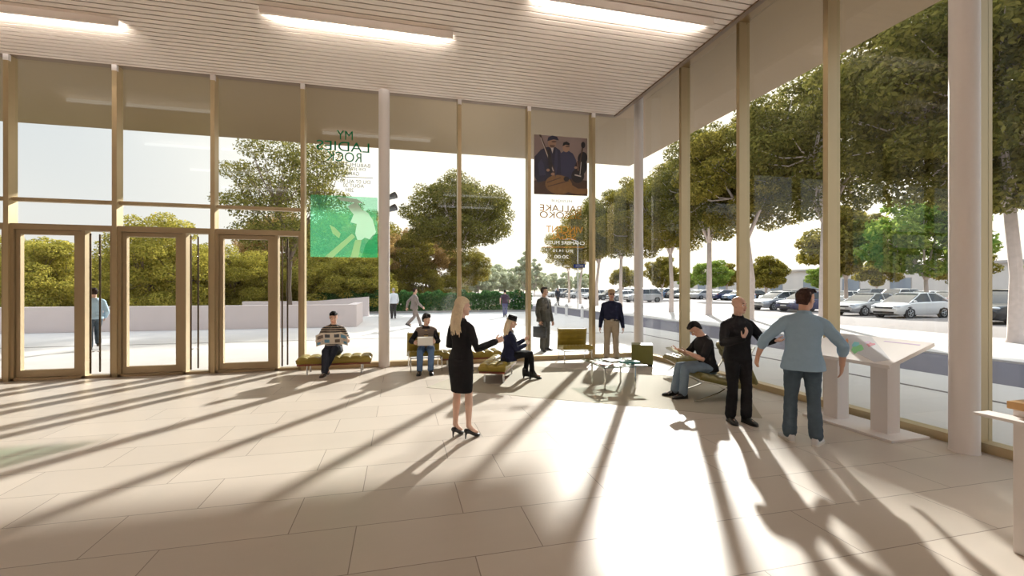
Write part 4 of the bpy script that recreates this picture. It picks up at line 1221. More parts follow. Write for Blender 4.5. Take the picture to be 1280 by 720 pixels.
    def hair(s, m, kind='short', name='hair'):
        b = MB(); L = .232; k = s.k
        g = {'short': .011, 'buzz': .005, 'bob': .024, 'long': .016, 'back': .013}[kind]
        rings = []
        low = {'short': .20, 'buzz': .24, 'bob': .16, 'long': .12, 'back': .2}[kind]
        zs = [low, .32, .42, .5, .58, .66, .73, .80, .87, .93, .97, 1.0]
        for f in zs:
            for p, q in zip(HEAD, HEAD[1:]):
                if p[0] <= f <= q[0]:
                    t = (f - p[0]) / (q[0] - p[0]); yf, yb, w = [p[i] + (q[i] - p[i]) * t for i in (1, 2, 3)]; break
            front = yf + g
            lim = {'short': (.02, .74), 'buzz': (.01, .76), 'bob': (.035, .66), 'long': (.035, .70), 'back': (.0, .76)}[kind]
            if f < lim[1]: front = min(front, lim[0] - .075 * max(0, (.46 - f)) * 3.4)
            elif f < lim[1] + .08: front = min(front, (lim[0] + yf + g) / 2 + .012)
            yb2 = min(yb, -.066 - .03 * (f - .2) / .25 if f < .45 else yb) - g * (1.0 if f > .38 else .6); z = f * L + (g * 1.0 if f > .9 else 0)
            c = (front + yb2) / 2; rd = (front - yb2) / 2; ww = w + g * (.9 if f < .97 else .6)
            rings.append([s.hpt(ww * cos(2 * pi * j / 24), c + rd * sin(2 * pi * j / 24), z) for j in range(24)])
        b.rings(rings)
        rnd = random.Random(int(k * 1e5))
        if kind in ('short', 'bob'):
            for j in range(16):
                x = rnd.uniform(-.055, .055); y0 = rnd.uniform(-.01, .055)
                b.tube([s.hpt(x, y0 - .03, .965 * L), s.hpt(x * 1.05, y0 + .015, .965 * L), s.hpt(x * 1.1 + .006, min(.080, y0 + .045), (.84 if kind == 'short' else .74) * L)], [.012 * k, .013 * k, .006 * k], 6)
        if kind in ('long',):
            r, f_, u = s.frame(.8); base = s.spine(.40)
            for j in range(26):
                a = R(200 + 140 * j / 25 + rnd.uniform(-4, 4)); rr = .076 + rnd.uniform(-.006, .006)
                p0 = s.hpt(rr * cos(a) * 1.02, -.012 + .092 * sin(a), .52 * L)
                p1 = s.hpt((rr + .014) * cos(a) * 1.12, -.022 + .098 * sin(a), .14 * L)
                ln = rnd.uniform(.16, .30)
                p2 = p1 + V(0, 0, -ln * .55) + s.H.to_3x3() @ V(cos(a) * .02, -.028, 0)
                p3 = p1 + V(rnd.uniform(-.015, .015), 0, -ln) + s.H.to_3x3() @ V(cos(a) * .012 + .02, -.025, 0)
                b.tube([p0, p1, p2, p3], [.020 * k, .022 * k, .016 * k, .005 * k], 7)
        me = s.wrinkle(voxel(b, s.det, 2), .0055 * (.4 if kind == 'buzz' else 1), 26, 1)
        me.materials.append(m); return put(name, me, s.root)
    def wrinkle(s, me, amp=.004, sc=9.0, zf=1.9):
        n = len(me.vertices)
        co = np.empty(n * 3, np.float32); no = np.empty(n * 3, np.float32)
        me.vertices.foreach_get('co', co); me.vertices.foreach_get('normal', no)
        q = co.reshape(-1, 3) * np.array([sc, sc, sc * zf], np.float32)
        d = np.array([noise.noise(a) * amp + noise.noise(a * 2.3) * amp * .5 for a in map(Vector, q)], np.float32)
        me.vertices.foreach_set('co', (co.reshape(-1, 3) + no.reshape(-1, 3) * d[:, None]).ravel()); me.update()
        return me
    def top(s, m, hem=-.06, sleeve=2.0, inf=.014, name='shirt', sl_inf=None, flare=.06, neck=.535, hemr=None, wr=.004):
        b = MB(); s.torso(b, hem, neck, inf, flare)
        for i in (0, 1):
            if sleeve > 0: s.arm(b, i, inf if sl_inf is None else sl_inf, sleeve, hemr)
            sh, el, w_ = s.arms[i]; r1, f1, u1 = s.frame(.75); k = s.k * (.86 if s.f else 1); q = -1 if i == 0 else 1
            b.tube([s.spine(.497) + r1 * q * .02 * k, s.spine(.470) + r1 * (q * .095 * k) - f1 * .006, sh], [.050 * k, .046 * k + inf * .6, .050 * k + inf], 12)
        me = s.wrinkle(voxel(b, max(.008, s.det), 4), wr); me.materials.append(m)
        return put(name, me, s.root)
    def collar(s, m, r=.070, name='collar', h=.035):
        b = MB(); rr, f, u = s.frame(.83); c = s.spine(.515); k = s.k; rg = []
        for rad, z in ((r + .012, -.012), (r + .004, h * .6), (r - .004, h), (r - .012, h * .8), (r - .010, 0)):
            rg.append([c + rr * rad * k * cos(2 * pi * j / 20) + f * ((rad * k) * sin(2 * pi * j / 20) - .006) + u * ((z - .012 * sin(2 * pi * j / 20)) * k) for j in range(20)])
        b.rings(rg, cap=False); 
        return b.build(name, m, s.root, True)
    def trousers(s, m, inf=.013, hem=.066, end=.93, top=.10, name='trousers', wr=.005):
        b = MB(); s.torso(b, -.11, top, inf)
        for i in (0, 1): s.leg(b, i, inf, end, 1.0, hem * s.k)
        me = s.wrinkle(voxel(b, max(.008, s.det), 4), wr, 8); me.materials.append(m)
        return put(name, me, s.root)
    def belt(s, m, d=.095):
        b = MB(); s.torso(b, d - .018, d + .018, .019); o = b.build('belt', m, s.root, True)
        r, f, u = s.frame(d / .62); c = s.spine(d) + f * ((.113 * s.T) * s.k + .019)
        b = MB(); b.box(-.02, .02, -.004, .006, -.016, .016, rot=Matrix.Translation(c) @ Matrix((r, f, u)).transposed().to_4x4()); b.build('buckle', M['buckle'], o)
    def shoes(s, m, sole=None, kind='shoe', L=.275, tilt=(0, 0)):
        for i in (0, 1):
            h, kn, an = s.legs[i]; fd = s.footdir(i); k = s.k; L_ = L * k * (.9 if s.f else 1)
            a = tilt[i]; base = an - V(0, 0, .085 * k)
            sd = fd.cross(V(0, 0, 1)).normalized()
            up = V(0, 0, 1)
            f2 = (fd * cos(a) - up * sin(a)).normalized(); u2 = (up * cos(a) + fd * sin(a)).normalized()
            base = an - u2 * (.085 * k)
            heel = .0
            T = lambda x, y, z: base + f2 * x + sd * y + u2 * z
            b = MB(); rg = []
            ankle_h = .105 if kind != 'boot' else .17
            for t, w, z0, z1 in ((-.075, .022, .006, .05), (-.06, .034, 0, ankle_h * .85), (-.02, .038, 0, ankle_h), (.03, .039, 0, ankle_h * .95 if kind != 'boot' else .13), (.07, .041, 0, .075), (.12, .046, 0, .055), (.165, .042, 0, .043), (.19, .028, .002, .032), (.205, .010, .006, .022)):
                x = t * L_ / .28; ring = []
                for j in range(16):
                    aa = 2 * pi * j / 16; ca, sa = cos(aa), sin(aa)
                    ca = math.copysign(abs(ca) ** .75, ca); sa = math.copysign(abs(sa) ** .8, sa)
                    ring.append(T(x, w * k * ca, ((z0 + z1) / 2 + (z1 - z0) / 2 * sa) * k + .006))
                rg.append(ring)
            b.rings(rg); o = b.build('shoe', m, s.root, True, 60)
            b = MB(); pl = [(-.078, .02), (-.06, .036), (0, .04), (.06, .042), (.12, .049), (.17, .044), (.2, .024), (.21, 0)]
            poly = [(x * L_ / .28, y * k) for x, y in pl] + [(x * L_ / .28, -y * k) for x, y in pl[::-1][1:]]
            b.prism(poly, 0.001, .018 * k, T); b.build('sole', sole or m, o)
            if kind == 'shoe' and sole is not None and s.det < .007:
                b = MB()
                for q in range(4):
                    x = (.045 + q * .018) * L_ / .28; z = (.092 - q * .011) * k
                    b.tube([T(x, -.022 * k, z), T(x, 0, z + .008), T(x, .022 * k, z)], .0025, 6)
                b.build('laces', M['c_white'], o)

def P_rot(v, a): return (v[0] * cos(a) - v[1] * sin(a), v[0] * sin(a) + v[1] * cos(a), v[2])

# --- blonde woman in black, seen from behind, standing on heels
p = Person((.70, 5.27, 0), R(-52), 'person with long blonde hair in black jacket and skirt, standing on the sunlit floor', 1.585, True, pz=.905, twist=R(4), head_yaw=R(-28), head_pitch=R(-3),
           feet=((-.085, -.02, .062), (.085, .03, .062)), hands=((-.12, .22, 1.07), (.40, .14, 1.14)), elbows=((-.8, -.5, -.6), (.25, -.45, -1)), palms=((1, 0, -.2), (-.7, .4, -.2)), curls=(.5, .9), width=1.0, drop=.055)
p.body(M['skin_pale']); p.hair(M['h_blonde'], 'long'); p.brows(M['h_blonde'])
p.top(M['c_black'], .03, 1.97, .012, 'jacket', flare=.02, hemr=.040); p.collar(M['c_black'], .060)
def skirt(s, m, inf=.018, d1=.12, zhem=.50):
    b = MB(); prof = TORSO_F; rings = []; k = s.k
    for z, w, d, y in ((zhem, .155, .118, .0), (zhem + .10, .168, .124, 0), (.74, .178, .132, -.012), (.86, .188, .140, -.018), (.93, .184, .136, -.018), (1.0, .166, .120, -.008), (1.07, .134, .098, .0)):
        zz = z * k + (s.P.z - .925 * k) * (1 if z > .7 else 1)
        rings.append([V(w * k * cos(2 * pi * j / 32), y * k + d * k * sin(2 * pi * j / 32), zz) for j in range(32)])
    b.rings(rings); me = s.wrinkle(voxel(b, .008, 2), .003, 7); me.materials.append(m); put('skirt', me, s.root)
skirt(p, M['c_black'], zhem=.515)
for i in (0, 1):                                   # court shoes with slim heels
    h, kn, an = p.legs[i]; fd = p.footdir(i); sd = fd.cross(V(0, 0, 1)); gz = 0.0
    base = V(an.x, an.y, 0); T = lambda x, y, z: base + fd * x + sd * y + V(0, 0, z)
    b = MB(); rg = []
    for x, w, z0, z1 in ((-.055, .018, .075, .12), (-.04, .027, .066, .125), (0, .029, .055, .11), (.05, .030, .028, .078), (.09, .036, .006, .052), (.125, .035, .002, .040), (.155, .022, .002, .028), (.172, .006, .004, .016)):
        rg.append([T(x, w * cos(2 * pi * j / 14), (z0 + z1) / 2 + (z1 - z0) / 2 * sin(2 * pi * j / 14)) for j in range(14)])
    b.rings(rg); sh = b.build('shoe', M['leather_black'], p.root, True, 60)
    b = MB(); b.tube([T(-.034, 0, .08), T(-.044, 0, .04), T(-.046, 0, .006)], [.017, .009, .006], 10, False); b.build('heel', M['leather_black'], sh, True)

# --- bald man in black
p = Person((4.28, 5.02, 0), R(173), 'bald person all in black, gesturing with both hands beside the man in a blue shirt', 1.665, head_yaw=R(24), head_pitch=R(0), lean=R(2),
           feet=((-.085, .05, 0), (.09, -.02, 0)), hands=((-.26, .34, 1.10), (.13, .30, 1.12)), elbows=((-.5, -.5, -.8), (.8, -.5, -.6)), palms=((.4, -.2, 1), (-.3, .2, 1)), hdirs=((-.5, .8, .1), (-.35, .3, .9)), curls=(.35, .4))
p.body(M['skin']); p.brows(M['h_brown']); p.trousers(M['c_black'], .014, .075, .95); p.top(M['c_black'], -.05, 1.95, .016, 'shirt', flare=.03, hemr=.044); p.collar(M['c_black'], .072, h=.05); p.shoes(M['leather_black'], None)

# --- man in the pale blue shirt, back to the viewer
p = Person((4.44, 4.19, 0), R(-37), 'person in pale blue shirt and jeans seen from behind beside the white display table', 1.775, head_yaw=R(-46), head_pitch=R(-3), lean=R(-1), lean_x=R(3), thick=1.02,
           feet=((-.13, .0, 0), (.12, -.06, 0)), hands=((-.43, .17, .94), (.39, .08, .88)), elbows=((-.8, -.7, .2), (.8, -.6, .1)), palms=((.9, .3, .2), (-.8, .5, .1)), hdirs=((-.15, .35, -1), (.05, .45, -1)), curls=(.18, .25), width=1.04)
p.fdirs = [(-.35, 1, 0), (.45, 1, 0)]
p.body(M['skin_tan']); p.hair(M['h_brown'], 'short'); p.brows(M['h_brown'])
p.trousers(M['c_jeans'], .013, .074, .95, top=.06, wr=.007); p.top(M['c_shirt_blue'], -.10, 1.22, .018, 'shirt', flare=.14, hemr=.054, wr=.005); p.collar(M['c_shirt_blue'], .070, h=.045)
for i in (0, 1):
    sh_, el, wr = p.arms[i]; d = (wr - el).normalized(); b = MB(); c = el + d * .055
    b.tube([c - d * .028, c + d * .028], [.058, .055], 16); b.build('cuff', M['c_shirt_blue'], p.root, True)
p.shoes(M['sneaker'], M['sole'])

# --- man in a navy sweater by the glass
p = Person((5.02, 10.14, 0), R(152), 'person in navy sweater, khaki trousers and beige cap standing by the corner column', 1.74, head_yaw=R(12), hands=((-.27, .06, .80), (.27, .05, .80)), feet=((-.115, .04, 0), (.12, 0, 0)), curls=(.5, .4), width=1.04, thick=1.05)
p.body(M['skin_tan']); p.hair(M['h_grey'], 'buzz'); p.trousers(M['c_khaki'], .018, .082, .97); p.top(M['c_navy'], .06, 1.96, .018, 'sweater', flare=.0, hemr=.042); p.collar(M['c_navy'], .07); p.belt(M['belt'], .055); p.shoes(M['leather_brown'], M['sole'])
b = MB(); k = p.k
b.rings([[p.hpt(w * cos(2 * pi * j / 24), -.008 + d * sin(2 * pi * j / 24), z) for j in range(24)] for w, d, z in ((.089, .105, .158), (.090, .106, .19), (.082, .098, .222), (.056, .07, .243), (.012, .015, .249))])
cp = b.build('cap', M['cap'], p.root, True)
b = MB(); b.rings([[p.hpt(.075 * cos(a), .07 + .085 * sin(a) * 1, z + .012 * (1 - sin(a)) - .012 * abs(cos(a)) ** 2) for a in [pi * j / 14 for j in range(15)]] for z in (.158, .164)], closed=True); b.build('brim', M['cap'], cp, True)
b = MB()
for sg in (-1, 1): b.ellipsoid(p.hpt(sg * .033, .088, .118), .026, .008, .018, p.H.to_3x3().to_4x4(), 12, 6)
b.tube([p.hpt(-.078, -.01, .12), p.hpt(-.068, .06, .122), p.hpt(0, .094, .122), p.hpt(.068, .06, .122), p.hpt(.078, -.01, .12)], .004, 6); b.build('sunglasses', M['shades'], p.root, True)

# --- business man outside with a briefcase
p = Person((3.93, 12.12, 0), R(-150), 'person in a grey suit holding a briefcase outside the glass', 1.80, head_yaw=R(38), hands=((-.28, .06, .83), (.27, .08, .84)), feet=((-.11, .0, 0), (.13, .06, 0)), curls=(.5, 1.1), width=1.06, thick=1.06)
p.fdirs = [(-.1, 1, 0), (.5, 1, 0)]
# right side of the picture shows the left hand
p.body(M['skin_tan']); p.hair(M['h_brown'], 'short'); p.brows(M['h_brown']); p.trousers(M['c_grey_suit'], .018, .080, .97); p.top(M['c_grey_suit'], -.13, 1.95, .024, 'jacket', flare=.10, hemr=.046); p.collar(M['c_white'], .07)
b = MB(); r_, f_, u_ = p.frame(.6)
b.tube([p.spine(.50) + f_ * .085, p.spine(.40) + f_ * .150, p.spine(.25) + f_ * .142], [.016, .022, .026], 8); b.build('tie', M['c_tie'], p.root, True)
p.shoes(M['leather_black'])
W = Matrix.Translation(p.root.location) @ Matrix.Rotation(R(-150), 4, 'Z')
hc = W @ (p.arms[1][2] + V(0, .012, -.085 * 1.0))
bc = empty('briefcase', (hc.x, hc.y, hc.z - .37), R(-150) + R(90), 'black leather briefcase held by the man in the grey suit', 'briefcase')
b = MB(); b.box(-.22, .22, -.055, .055, 0, .30, bevel=.015); b.build('case', M['leather_black'], bc, True)
b = MB(); b.tube([(-.06, 0, .30), (-.055, 0, .355), (.055, 0, .355), (.06, 0, .30)], .010, 8); b.build('handle', M['leather_black'], bc, True)
for x in (-.13, .13):
    b = MB(); b.box(x - .015, x + .015, .053, .06, .22, .26, bevel=.002); b.build('clasp', M['buckle'], bc)

# --- seated man with a newspaper
p = Person((-1.34, 10.02, 0), R(184), 'person in a striped polo shirt reading a newspaper on the bench', 1.76, pz=.46, lean=R(4), pitch0=R(-6), head_pitch=R(-20),
           feet=((.12, .36, .10), (.13, .50, 0.0)), knees=((-.15, 1, .6), (.1, 1, .6)), hands=((-.29, .36, .72), (.29, .36, .70)), elbows=((-.35, -.3, -1), (.35, -.3, -1)), palms=((1, -.2, 0), (-1, -.2, 0)), hdirs=((.25, 1, .25), (-.25, 1, .25)), curls=(.9, .9))
p.fdirs = [(-.3, 1, -.25), (.35, 1, 0)]
p.body(M['skin']); p.hair(M['h_black'], 'short'); p.brows(M['h_black']); p.trousers(M['c_darkjeans'], .014, .070, .95); p.top(M['polo'], -.04, .75, .016, 'polo_shirt', hemr=.062); p.collar(M['c_dgrey'], .07); p.shoes(M['leather_brown'], M['sole'], tilt=(R(10), 0))
W = Matrix.Translation(p.root.location) @ Matrix.Rotation(R(184), 4, 'Z')
M['news'] = mat('newsprint', rgb(226, 214, 200), 0.8); M['news_col'] = mat('newspaper photo blue', rgb(110, 160, 190), 0.7, var=.4, scale=20); M['news_dark'] = mat('newspaper photo brown', rgb(110, 96, 86), 0.7, var=.4, scale=20)
nz = W @ V(0, .44, .745)
npp = empty('newspaper', nz, R(184), 'open newspaper held by the man in the striped polo shirt', 'newspaper')
def news_page(sg):
    T = Matrix.Rotation(R(-32), 4, 'X') @ Matrix.Rotation(R(12 * sg), 4, 'Z')
    b = MB(); n = 8; rg = []
    for i in range(n + 1):
        u = sg * .30 * i / n; y = -.028 * sin(pi * i / n)
        rg.append([T @ V(u, y - .002, -.14), T @ V(u, y + .002, -.14), T @ V(u, y + .002 + .01 * sin(i), .14), T @ V(u, y - .002 + .01 * sin(i), .14)])
    b.rings(rg); pg = b.build('page', M['news'], npp, True)
    for (u0, u1, v0, v1, m) in ((.05, .14, -.10, -.02, 'news_col' if sg > 0 else 'news_dark'), (.16, .27, .02, .10, 'news_dark' if sg > 0 else 'news_col'), (.16, .28, -.11, -.05, 'news_col'), (.04, .13, .03, .11, 'ink')):
        b = MB(); rg = []
        for i in range(4):
            u = u0 + (u1 - u0) * i / 3; y = -.028 * sin(pi * u / .30) + .0032
            o = .01 * sin(u / .30 * n) * .6
            rg.append([T @ V(sg * u, y + o, v0), T @ V(sg * u, y + o + .0012, v0), T @ V(sg * u, y + o + .0012, v1), T @ V(sg * u, y + o, v1)])
        b.rings(rg); b.build('printed_picture', M[m], pg)
news_page(1); news_page(-1)

# --- seated young person with a white box
p = Person((.54, 9.80, 0), R(176), 'person in a grey waistcoat sitting with a white box on the lap', 1.62, pz=.45, lean=R(2), pitch0=R(-8), head_yaw=R(38), head_pitch=R(-8),
           feet=((-.10, .50, 0), (.12, .50, 0)), knees=((-.1, 1, .6), (.1, 1, .6)), hands=((-.19, .32, .64), (.24, .22, .62)), elbows=((-.5, -.6, -.6), (.6, -.6, -.5)), palms=((1, .3, 0), (-1, 0, -.3)), curls=(.5, .5))
p.body(M['skin_pale']); p.hair(M['h_black'], 'bob'); p.trousers(M['c_jeans_blue'], .014, .066, .95); p.top(M['c_black'], -.02, 1.95, .014, 'shirt', hemr=.038); p.collar(M['c_black'], .066)
p.top(M['c_vest'], -.05, 0, .026, 'waistcoat', neck=.48); 
b = MB(); r_, f_, u_ = p.frame(.5); rg = []
for d, w in ((.08, .040), (.20, .046), (.32, .042), (.45, .026)):
    r_, f_, u_ = p.frame(d / .62); yy = (.105 if d < .2 else .128 if d < .4 else .10) * p.k + .030; c = p.spine(d) + f_ * yy
    rg.append([c - r_ * w - f_ * .02, c + r_ * w - f_ * .02, c + r_ * w, c - r_ * w])
b.rings(rg); b.build('shirt_front', M['check'], p.root)
p.shoes(M['leather_black'])
W = Matrix.Translation(p.root.location) @ Matrix.Rotation(R(176), 4, 'Z')
q = W @ V(.01, .34, .575)
bx = empty('box', q, R(176), 'small white box on the lap of the person in a grey waistcoat', 'box')
b = MB(); b.box(-.155, .155, -.10, .10, 0, .145, bevel=.004); b.build('carton', M['paper'], bx)
b = MB(); b.box(-.158, .158, -.103, .103, .145, .165, bevel=.003); b.build('lid', M['paper'], bx)

# --- woman in a black hat
p = Person((2.03, 8.42, 0), R(-88), 'person in a black hat and dark coat sitting sideways on the end-on bench', 1.64, True, pz=.455, lean=R(8), pitch0=R(-4), head_pitch=R(-4), head_yaw=R(-6),
           feet=((-.03, .34, .035), (.12, .43, .035)), knees=((-.05, 1, .8), (.1, 1, .8)), hands=((-.06, .33, .74), (.10, .30, .66)), elbows=((-.5, -.6, -.8), (.5, -.7, -.8)), palms=((.6, 0, .8), (-.6, 0, .8)), curls=(.5, .5))
p.body(M['skin_pale']); p.hair(M['h_blonde'], 'long'); p.trousers(M['c_black'], .006, .05, .98, name='leggings'); p.top(M['c_navy'], -.10, 1.9, .018, 'coat', flare=.10, hemr=.042)
b = MB(); H3 = p.H.to_3x3().to_4x4(); TH = p.H @ Matrix.Translation(V(0, -.01, .158)) @ Matrix.Rotation(R(-4), 4, 'X')
b.lathe([(.088, -.012), (.122, -.008), (.124, -.003), (.098, .008), (.097, .05), (.092, .092), (.07, .100), (.01, .097)], 28, TH); ht = b.build('hat', M['hat_black'], p.root, True)
b = MB(); b.lathe([(.099, .008), (.1005, .02), (.0995, .036), (.096, .037)], 28, TH); b.build('hat_band', M['leather_black'], ht, True)
b = MB(); c = p.spine(.50); rr, f_, u_ = p.frame(.8)
b.rings([[c + rr * (w * cos(2 * pi * j / 20)) + f_ * (d * sin(2 * pi * j / 20) - .005) + u_ * z for j in range(20)] for w, d, z in ((.10, .085, -.04), (.092, .082, .0), (.075, .072, .035), (.06, .06, .03))]); b.build('scarf', M['c_taupe'], p.root, True)
for i in (0, 1):
    h, kn, an = p.legs[i]; fd = p.footdir(i); sd = fd.cross(V(0, 0, 1)); base = V(an.x, an.y, an.z - .115)
    T = lambda x, y, z: base + fd * x + sd * y + V(0, 0, z)
    b = MB(); rg = []
    for x, w, z0, z1 in ((-.06, .028, .045, .20), (-.03, .040, .035, .225), (.02, .042, .03, .225), (.05, .040, .02, .16), (.10, .040, .004, .075), (.14, .036, 0, .052), (.17, .02, .002, .036), (.182, .006, .006, .02)):
        rg.append([T(x, w * cos(2 * pi * j / 14), (z0 + z1) / 2 + (z1 - z0) / 2 * sin(2 * pi * j / 14)) for j in range(14)])
    b.rings(rg); sh = b.build('boot', M['leather_black'], p.root, True, 60)
    b = MB(); b.tube([T(-.035, 0, .05), T(-.042, 0, .004)], [.020, .013], 10, False); b.build('heel', M['leather_black'], sh, True)

# --- young man reading in the tufted chair
p = Person((4.80, 6.30, 0), R(80), 'person in a black tee shirt and light jeans reading a book in the tufted chair', 1.74, pz=.47, lean=R(18), pitch0=R(4), head_pitch=R(-34),
           feet=((-.09, .44, 0), (.10, .50, 0)), knees=((-.05, 1, .7), (.05, 1, .7)), hands=((-.12, .40, .74), (.13, .42, .74)), elbows=((-.7, -.6, -.8), (.7, -.6, -.8)), palms=((.5, 0, .8), (-.5, 0, .8)), hdirs=((.2, 1, .08), (-.2, 1, .08)), curls=(.55, .55))
p.body(M['skin']); p.hair(M['h_black'], 'short'); p.brows(M['h_black']); p.trousers(M['c_jeans_light'], .014, .068, .96); p.top(M['c_black'], -.05, .78, .014, 'tee_shirt', hemr=.060); p.shoes(M['leather_black'])
W = Matrix.Translation(p.root.location) @ Matrix.Rotation(R(80), 4, 'Z')
M['cover_olive'] = mat('olive book cover', rgb(150, 146, 92), .5)
bk = empty('book', W @ V(0, .52, .755), R(80), 'open book in the hands of the man in the black tee shirt', 'book')
for sg in (-1, 1):
    T = Matrix.Rotation(R(-62), 4, 'X') @ Matrix.Rotation(R(14 * sg), 4, 'Z')
    b = MB(); b.box(0 if sg > 0 else -.15, .15 if sg > 0 else 0, -.004, 0, -.11, .11, rot=T); cv = b.build('cover', M['cover_olive'], bk)
    b = MB(); b.box(.002 if sg > 0 else -.145, .145 if sg > 0 else -.002, .0, .009, -.105, .105, rot=Matrix.Rotation(R(-62), 4, 'X') @ Matrix.Rotation(R(14 * sg), 4, 'Z')); b.build('pages', M['paper'], bk)

# --- people walking outside
def walker(loc, rz, label, h, top_m, leg_m, hair_m, phase=.3, female=False, sleeve=1.95, hem=-.06, det=.012, skin_m='skin', hk='short', name='shirt', arms=1.0):
    f = phase
    p = Person(loc, rz, label, h, female, pz=(.925 - .25 * f * f) * h / 1.77, lean=R(3), feet=((-.08, f, 0.0 if f > 0 else .10), (.08, -f, .10 if f > 0 else 0)), hands=((-.25, -.25 * arms * math.copysign(1, f), .88), (.25, .28 * arms * math.copysign(1, f), .90)), det=det, curls=(.6, .6), width=1.03)
    p.body(M[skin_m]); p.hair(M[hair_m], hk); p.trousers(M[leg_m], .014, .07, .96); p.top(M[top_m], hem, sleeve, .02, name, hemr=.045 if sleeve > 1 else .06)
    p.shoes(M['leather_black'], tilt=(0, R(25)) if f > .1 else (0, 0)); return p
walker((-.36, 26.6, 0), R(4), 'person in a white shirt walking away across the plaza beside the white column', 1.78, 'c_white', 'c_dgrey', 'h_grey', .14)
walker((.62, 20.6, 0), R(-70), 'person in a taupe suit striding to the right across the plaza', 1.80, 'c_taupe', 'c_taupe', 'h_brown', .34, skin_m='skin_tan', name='jacket', hem=-.1)
walker((6.15, 26.6, 0), R(-20), 'person in a plum top and indigo jeans walking away towards the hedge', 1.68, 'c_purple', 'c_indigo', 'h_black', .18, sleeve=.8)
walker((15.4, 43.0, 0), R(170), 'small far person in a dark suit near the parked cars', 1.78, 'c_navy', 'c_dgrey', 'h_brown', .1, name='jacket')
walker((-8.42, 15.3, 0), R(35), 'person in a light blue shirt outside the entrance doors', 1.78, 'c_ltblue', 'c_jeans', 'h_brown', .08, det=.010, arms=.5)
# ------------------------------------------------------------------ window posters (read from outside, so mirrored from here)
YP = 10.575
def film(name, col, alpha):
    m = bpy.data.materials.new(name); m.use_nodes = True
    n, l = m.node_tree.nodes, m.node_tree.links
    n.remove(n['Principled BSDF'])
    tr = n.new('ShaderNodeBsdfTransparent'); tr.inputs[0].default_value = (1, 1, 1, 1)
    d = n.new('ShaderNodeBsdfDiffuse'); d.inputs[0].default_value = col
    t = n.new('ShaderNodeBsdfTranslucent'); t.inputs[0].default_value = col
    a = n.new('ShaderNodeMixShader'); a.inputs[0].default_value = .5
    x = n.new('ShaderNodeMixShader'); x.inputs[0].default_value = alpha
    l.new(d.outputs[0], a.inputs[1]); l.new(t.outputs[0], a.inputs[2])
    l.new(tr.outputs[0], x.inputs[1]); l.new(a.outputs[0], x.inputs[2]); l.new(x.outputs[0], n['Material Output'].inputs[0])
    return m
def tinted(name, col, through):
    m = film(name, col, .20); n = m.node_tree.nodes
    [q for q in n if q.type == 'BSDF_TRANSPARENT'][0].inputs[0].default_value = through
    return m
M['film_green'] = tinted('green window film', rgb(128, 230, 180), rgb(224, 250, 238)); M['film_white'] = film('white film print', rgb(246, 244, 240), .75); M['film_pale'] = film('pale green film print', rgb(214, 214, 176), .6)
M['film_teal'] = film('dark green film print', rgb(30, 150, 96), .4)
M['txt_green'] = film('green lettering film', rgb(34, 148, 100), .92); M['txt_grey'] = film('grey lettering film', rgb(130, 140, 134), .8); M['txt_gold'] = film('gold lettering film', rgb(204, 160, 84), .9); M['txt_white'] = film('white lettering film', rgb(240, 238, 230), .85)

def text(parent, s, px, py, wpx, hpx, m, name='lettering', spacing=1.0):
    """one mirrored line centred at a spot of the pane, fitted to its width and height"""
    cu = bpy.data.curves.new('t', 'FONT'); cu.body = s; cu.align_x = 'CENTER'; cu.align_y = 'CENTER'; cu.extrude = .002; cu.space_character = spacing
    me = evaluated_mesh(bpy.data.objects.new('t', cu)); bpy.data.curves.remove(cu)
    co = np.empty(len(me.vertices) * 3, np.float32); me.vertices.foreach_get('co', co); co = co.reshape(-1, 3)
    lo, hi = co.min(0), co.max(0)
    x0, z0 = onA(px - wpx / 2, py, YP); x1, _ = onA(px + wpx / 2, py, YP); xc, zc = onA(px, py, YP); _, zt = onA(px, py - hpx / 2, YP)
    sx = (x1 - x0) / (hi[0] - lo[0]); sz = 2 * (zt - zc) / (hi[1] - lo[1]); c = (lo + hi) / 2
    out = np.stack([xc - (co[:, 0] - c[0]) * sx, YP + .0 * co[:, 2] + co[:, 2] * .5, zc + (co[:, 1] - c[1]) * sz], 1) - np.array(parent.location)[None]
    me.vertices.foreach_set('co', out.astype(np.float32).ravel()); me.materials.clear(); me.materials.append(m); me.flip_normals(); me.update()
    return put(name, me, parent)

def flat(parent, name, polys, mats):
    """printed sheet: layers a fraction of a millimetre thick on a thin backing"""
    b = MB(); o = parent.location
    for k, (pts, mi) in enumerate(polys):
        b.mi = mi; q = [onA(px, py, YP) for px, py in pts]
        b.prism(q, -.0012 * k - (.002 if k else 0), -.0012 * k + (.002 if k == 0 else -.0011), lambda u, v, w: (u - o[0], YP + w - o[1], v - o[2]))
    return b.build(name, mats, parent)

def ell(cx, cy, rx, ry, n=20, rot=0.0, a0=0, a1=2 * pi):
    return [(cx + rx * cos(a) * cos(rot) - ry * sin(a) * sin(rot), cy + rx * cos(a) * sin(rot) + ry * sin(a) * cos(rot)) for a in [a0 + (a1 - a0) * j / n for j in range(n)]]

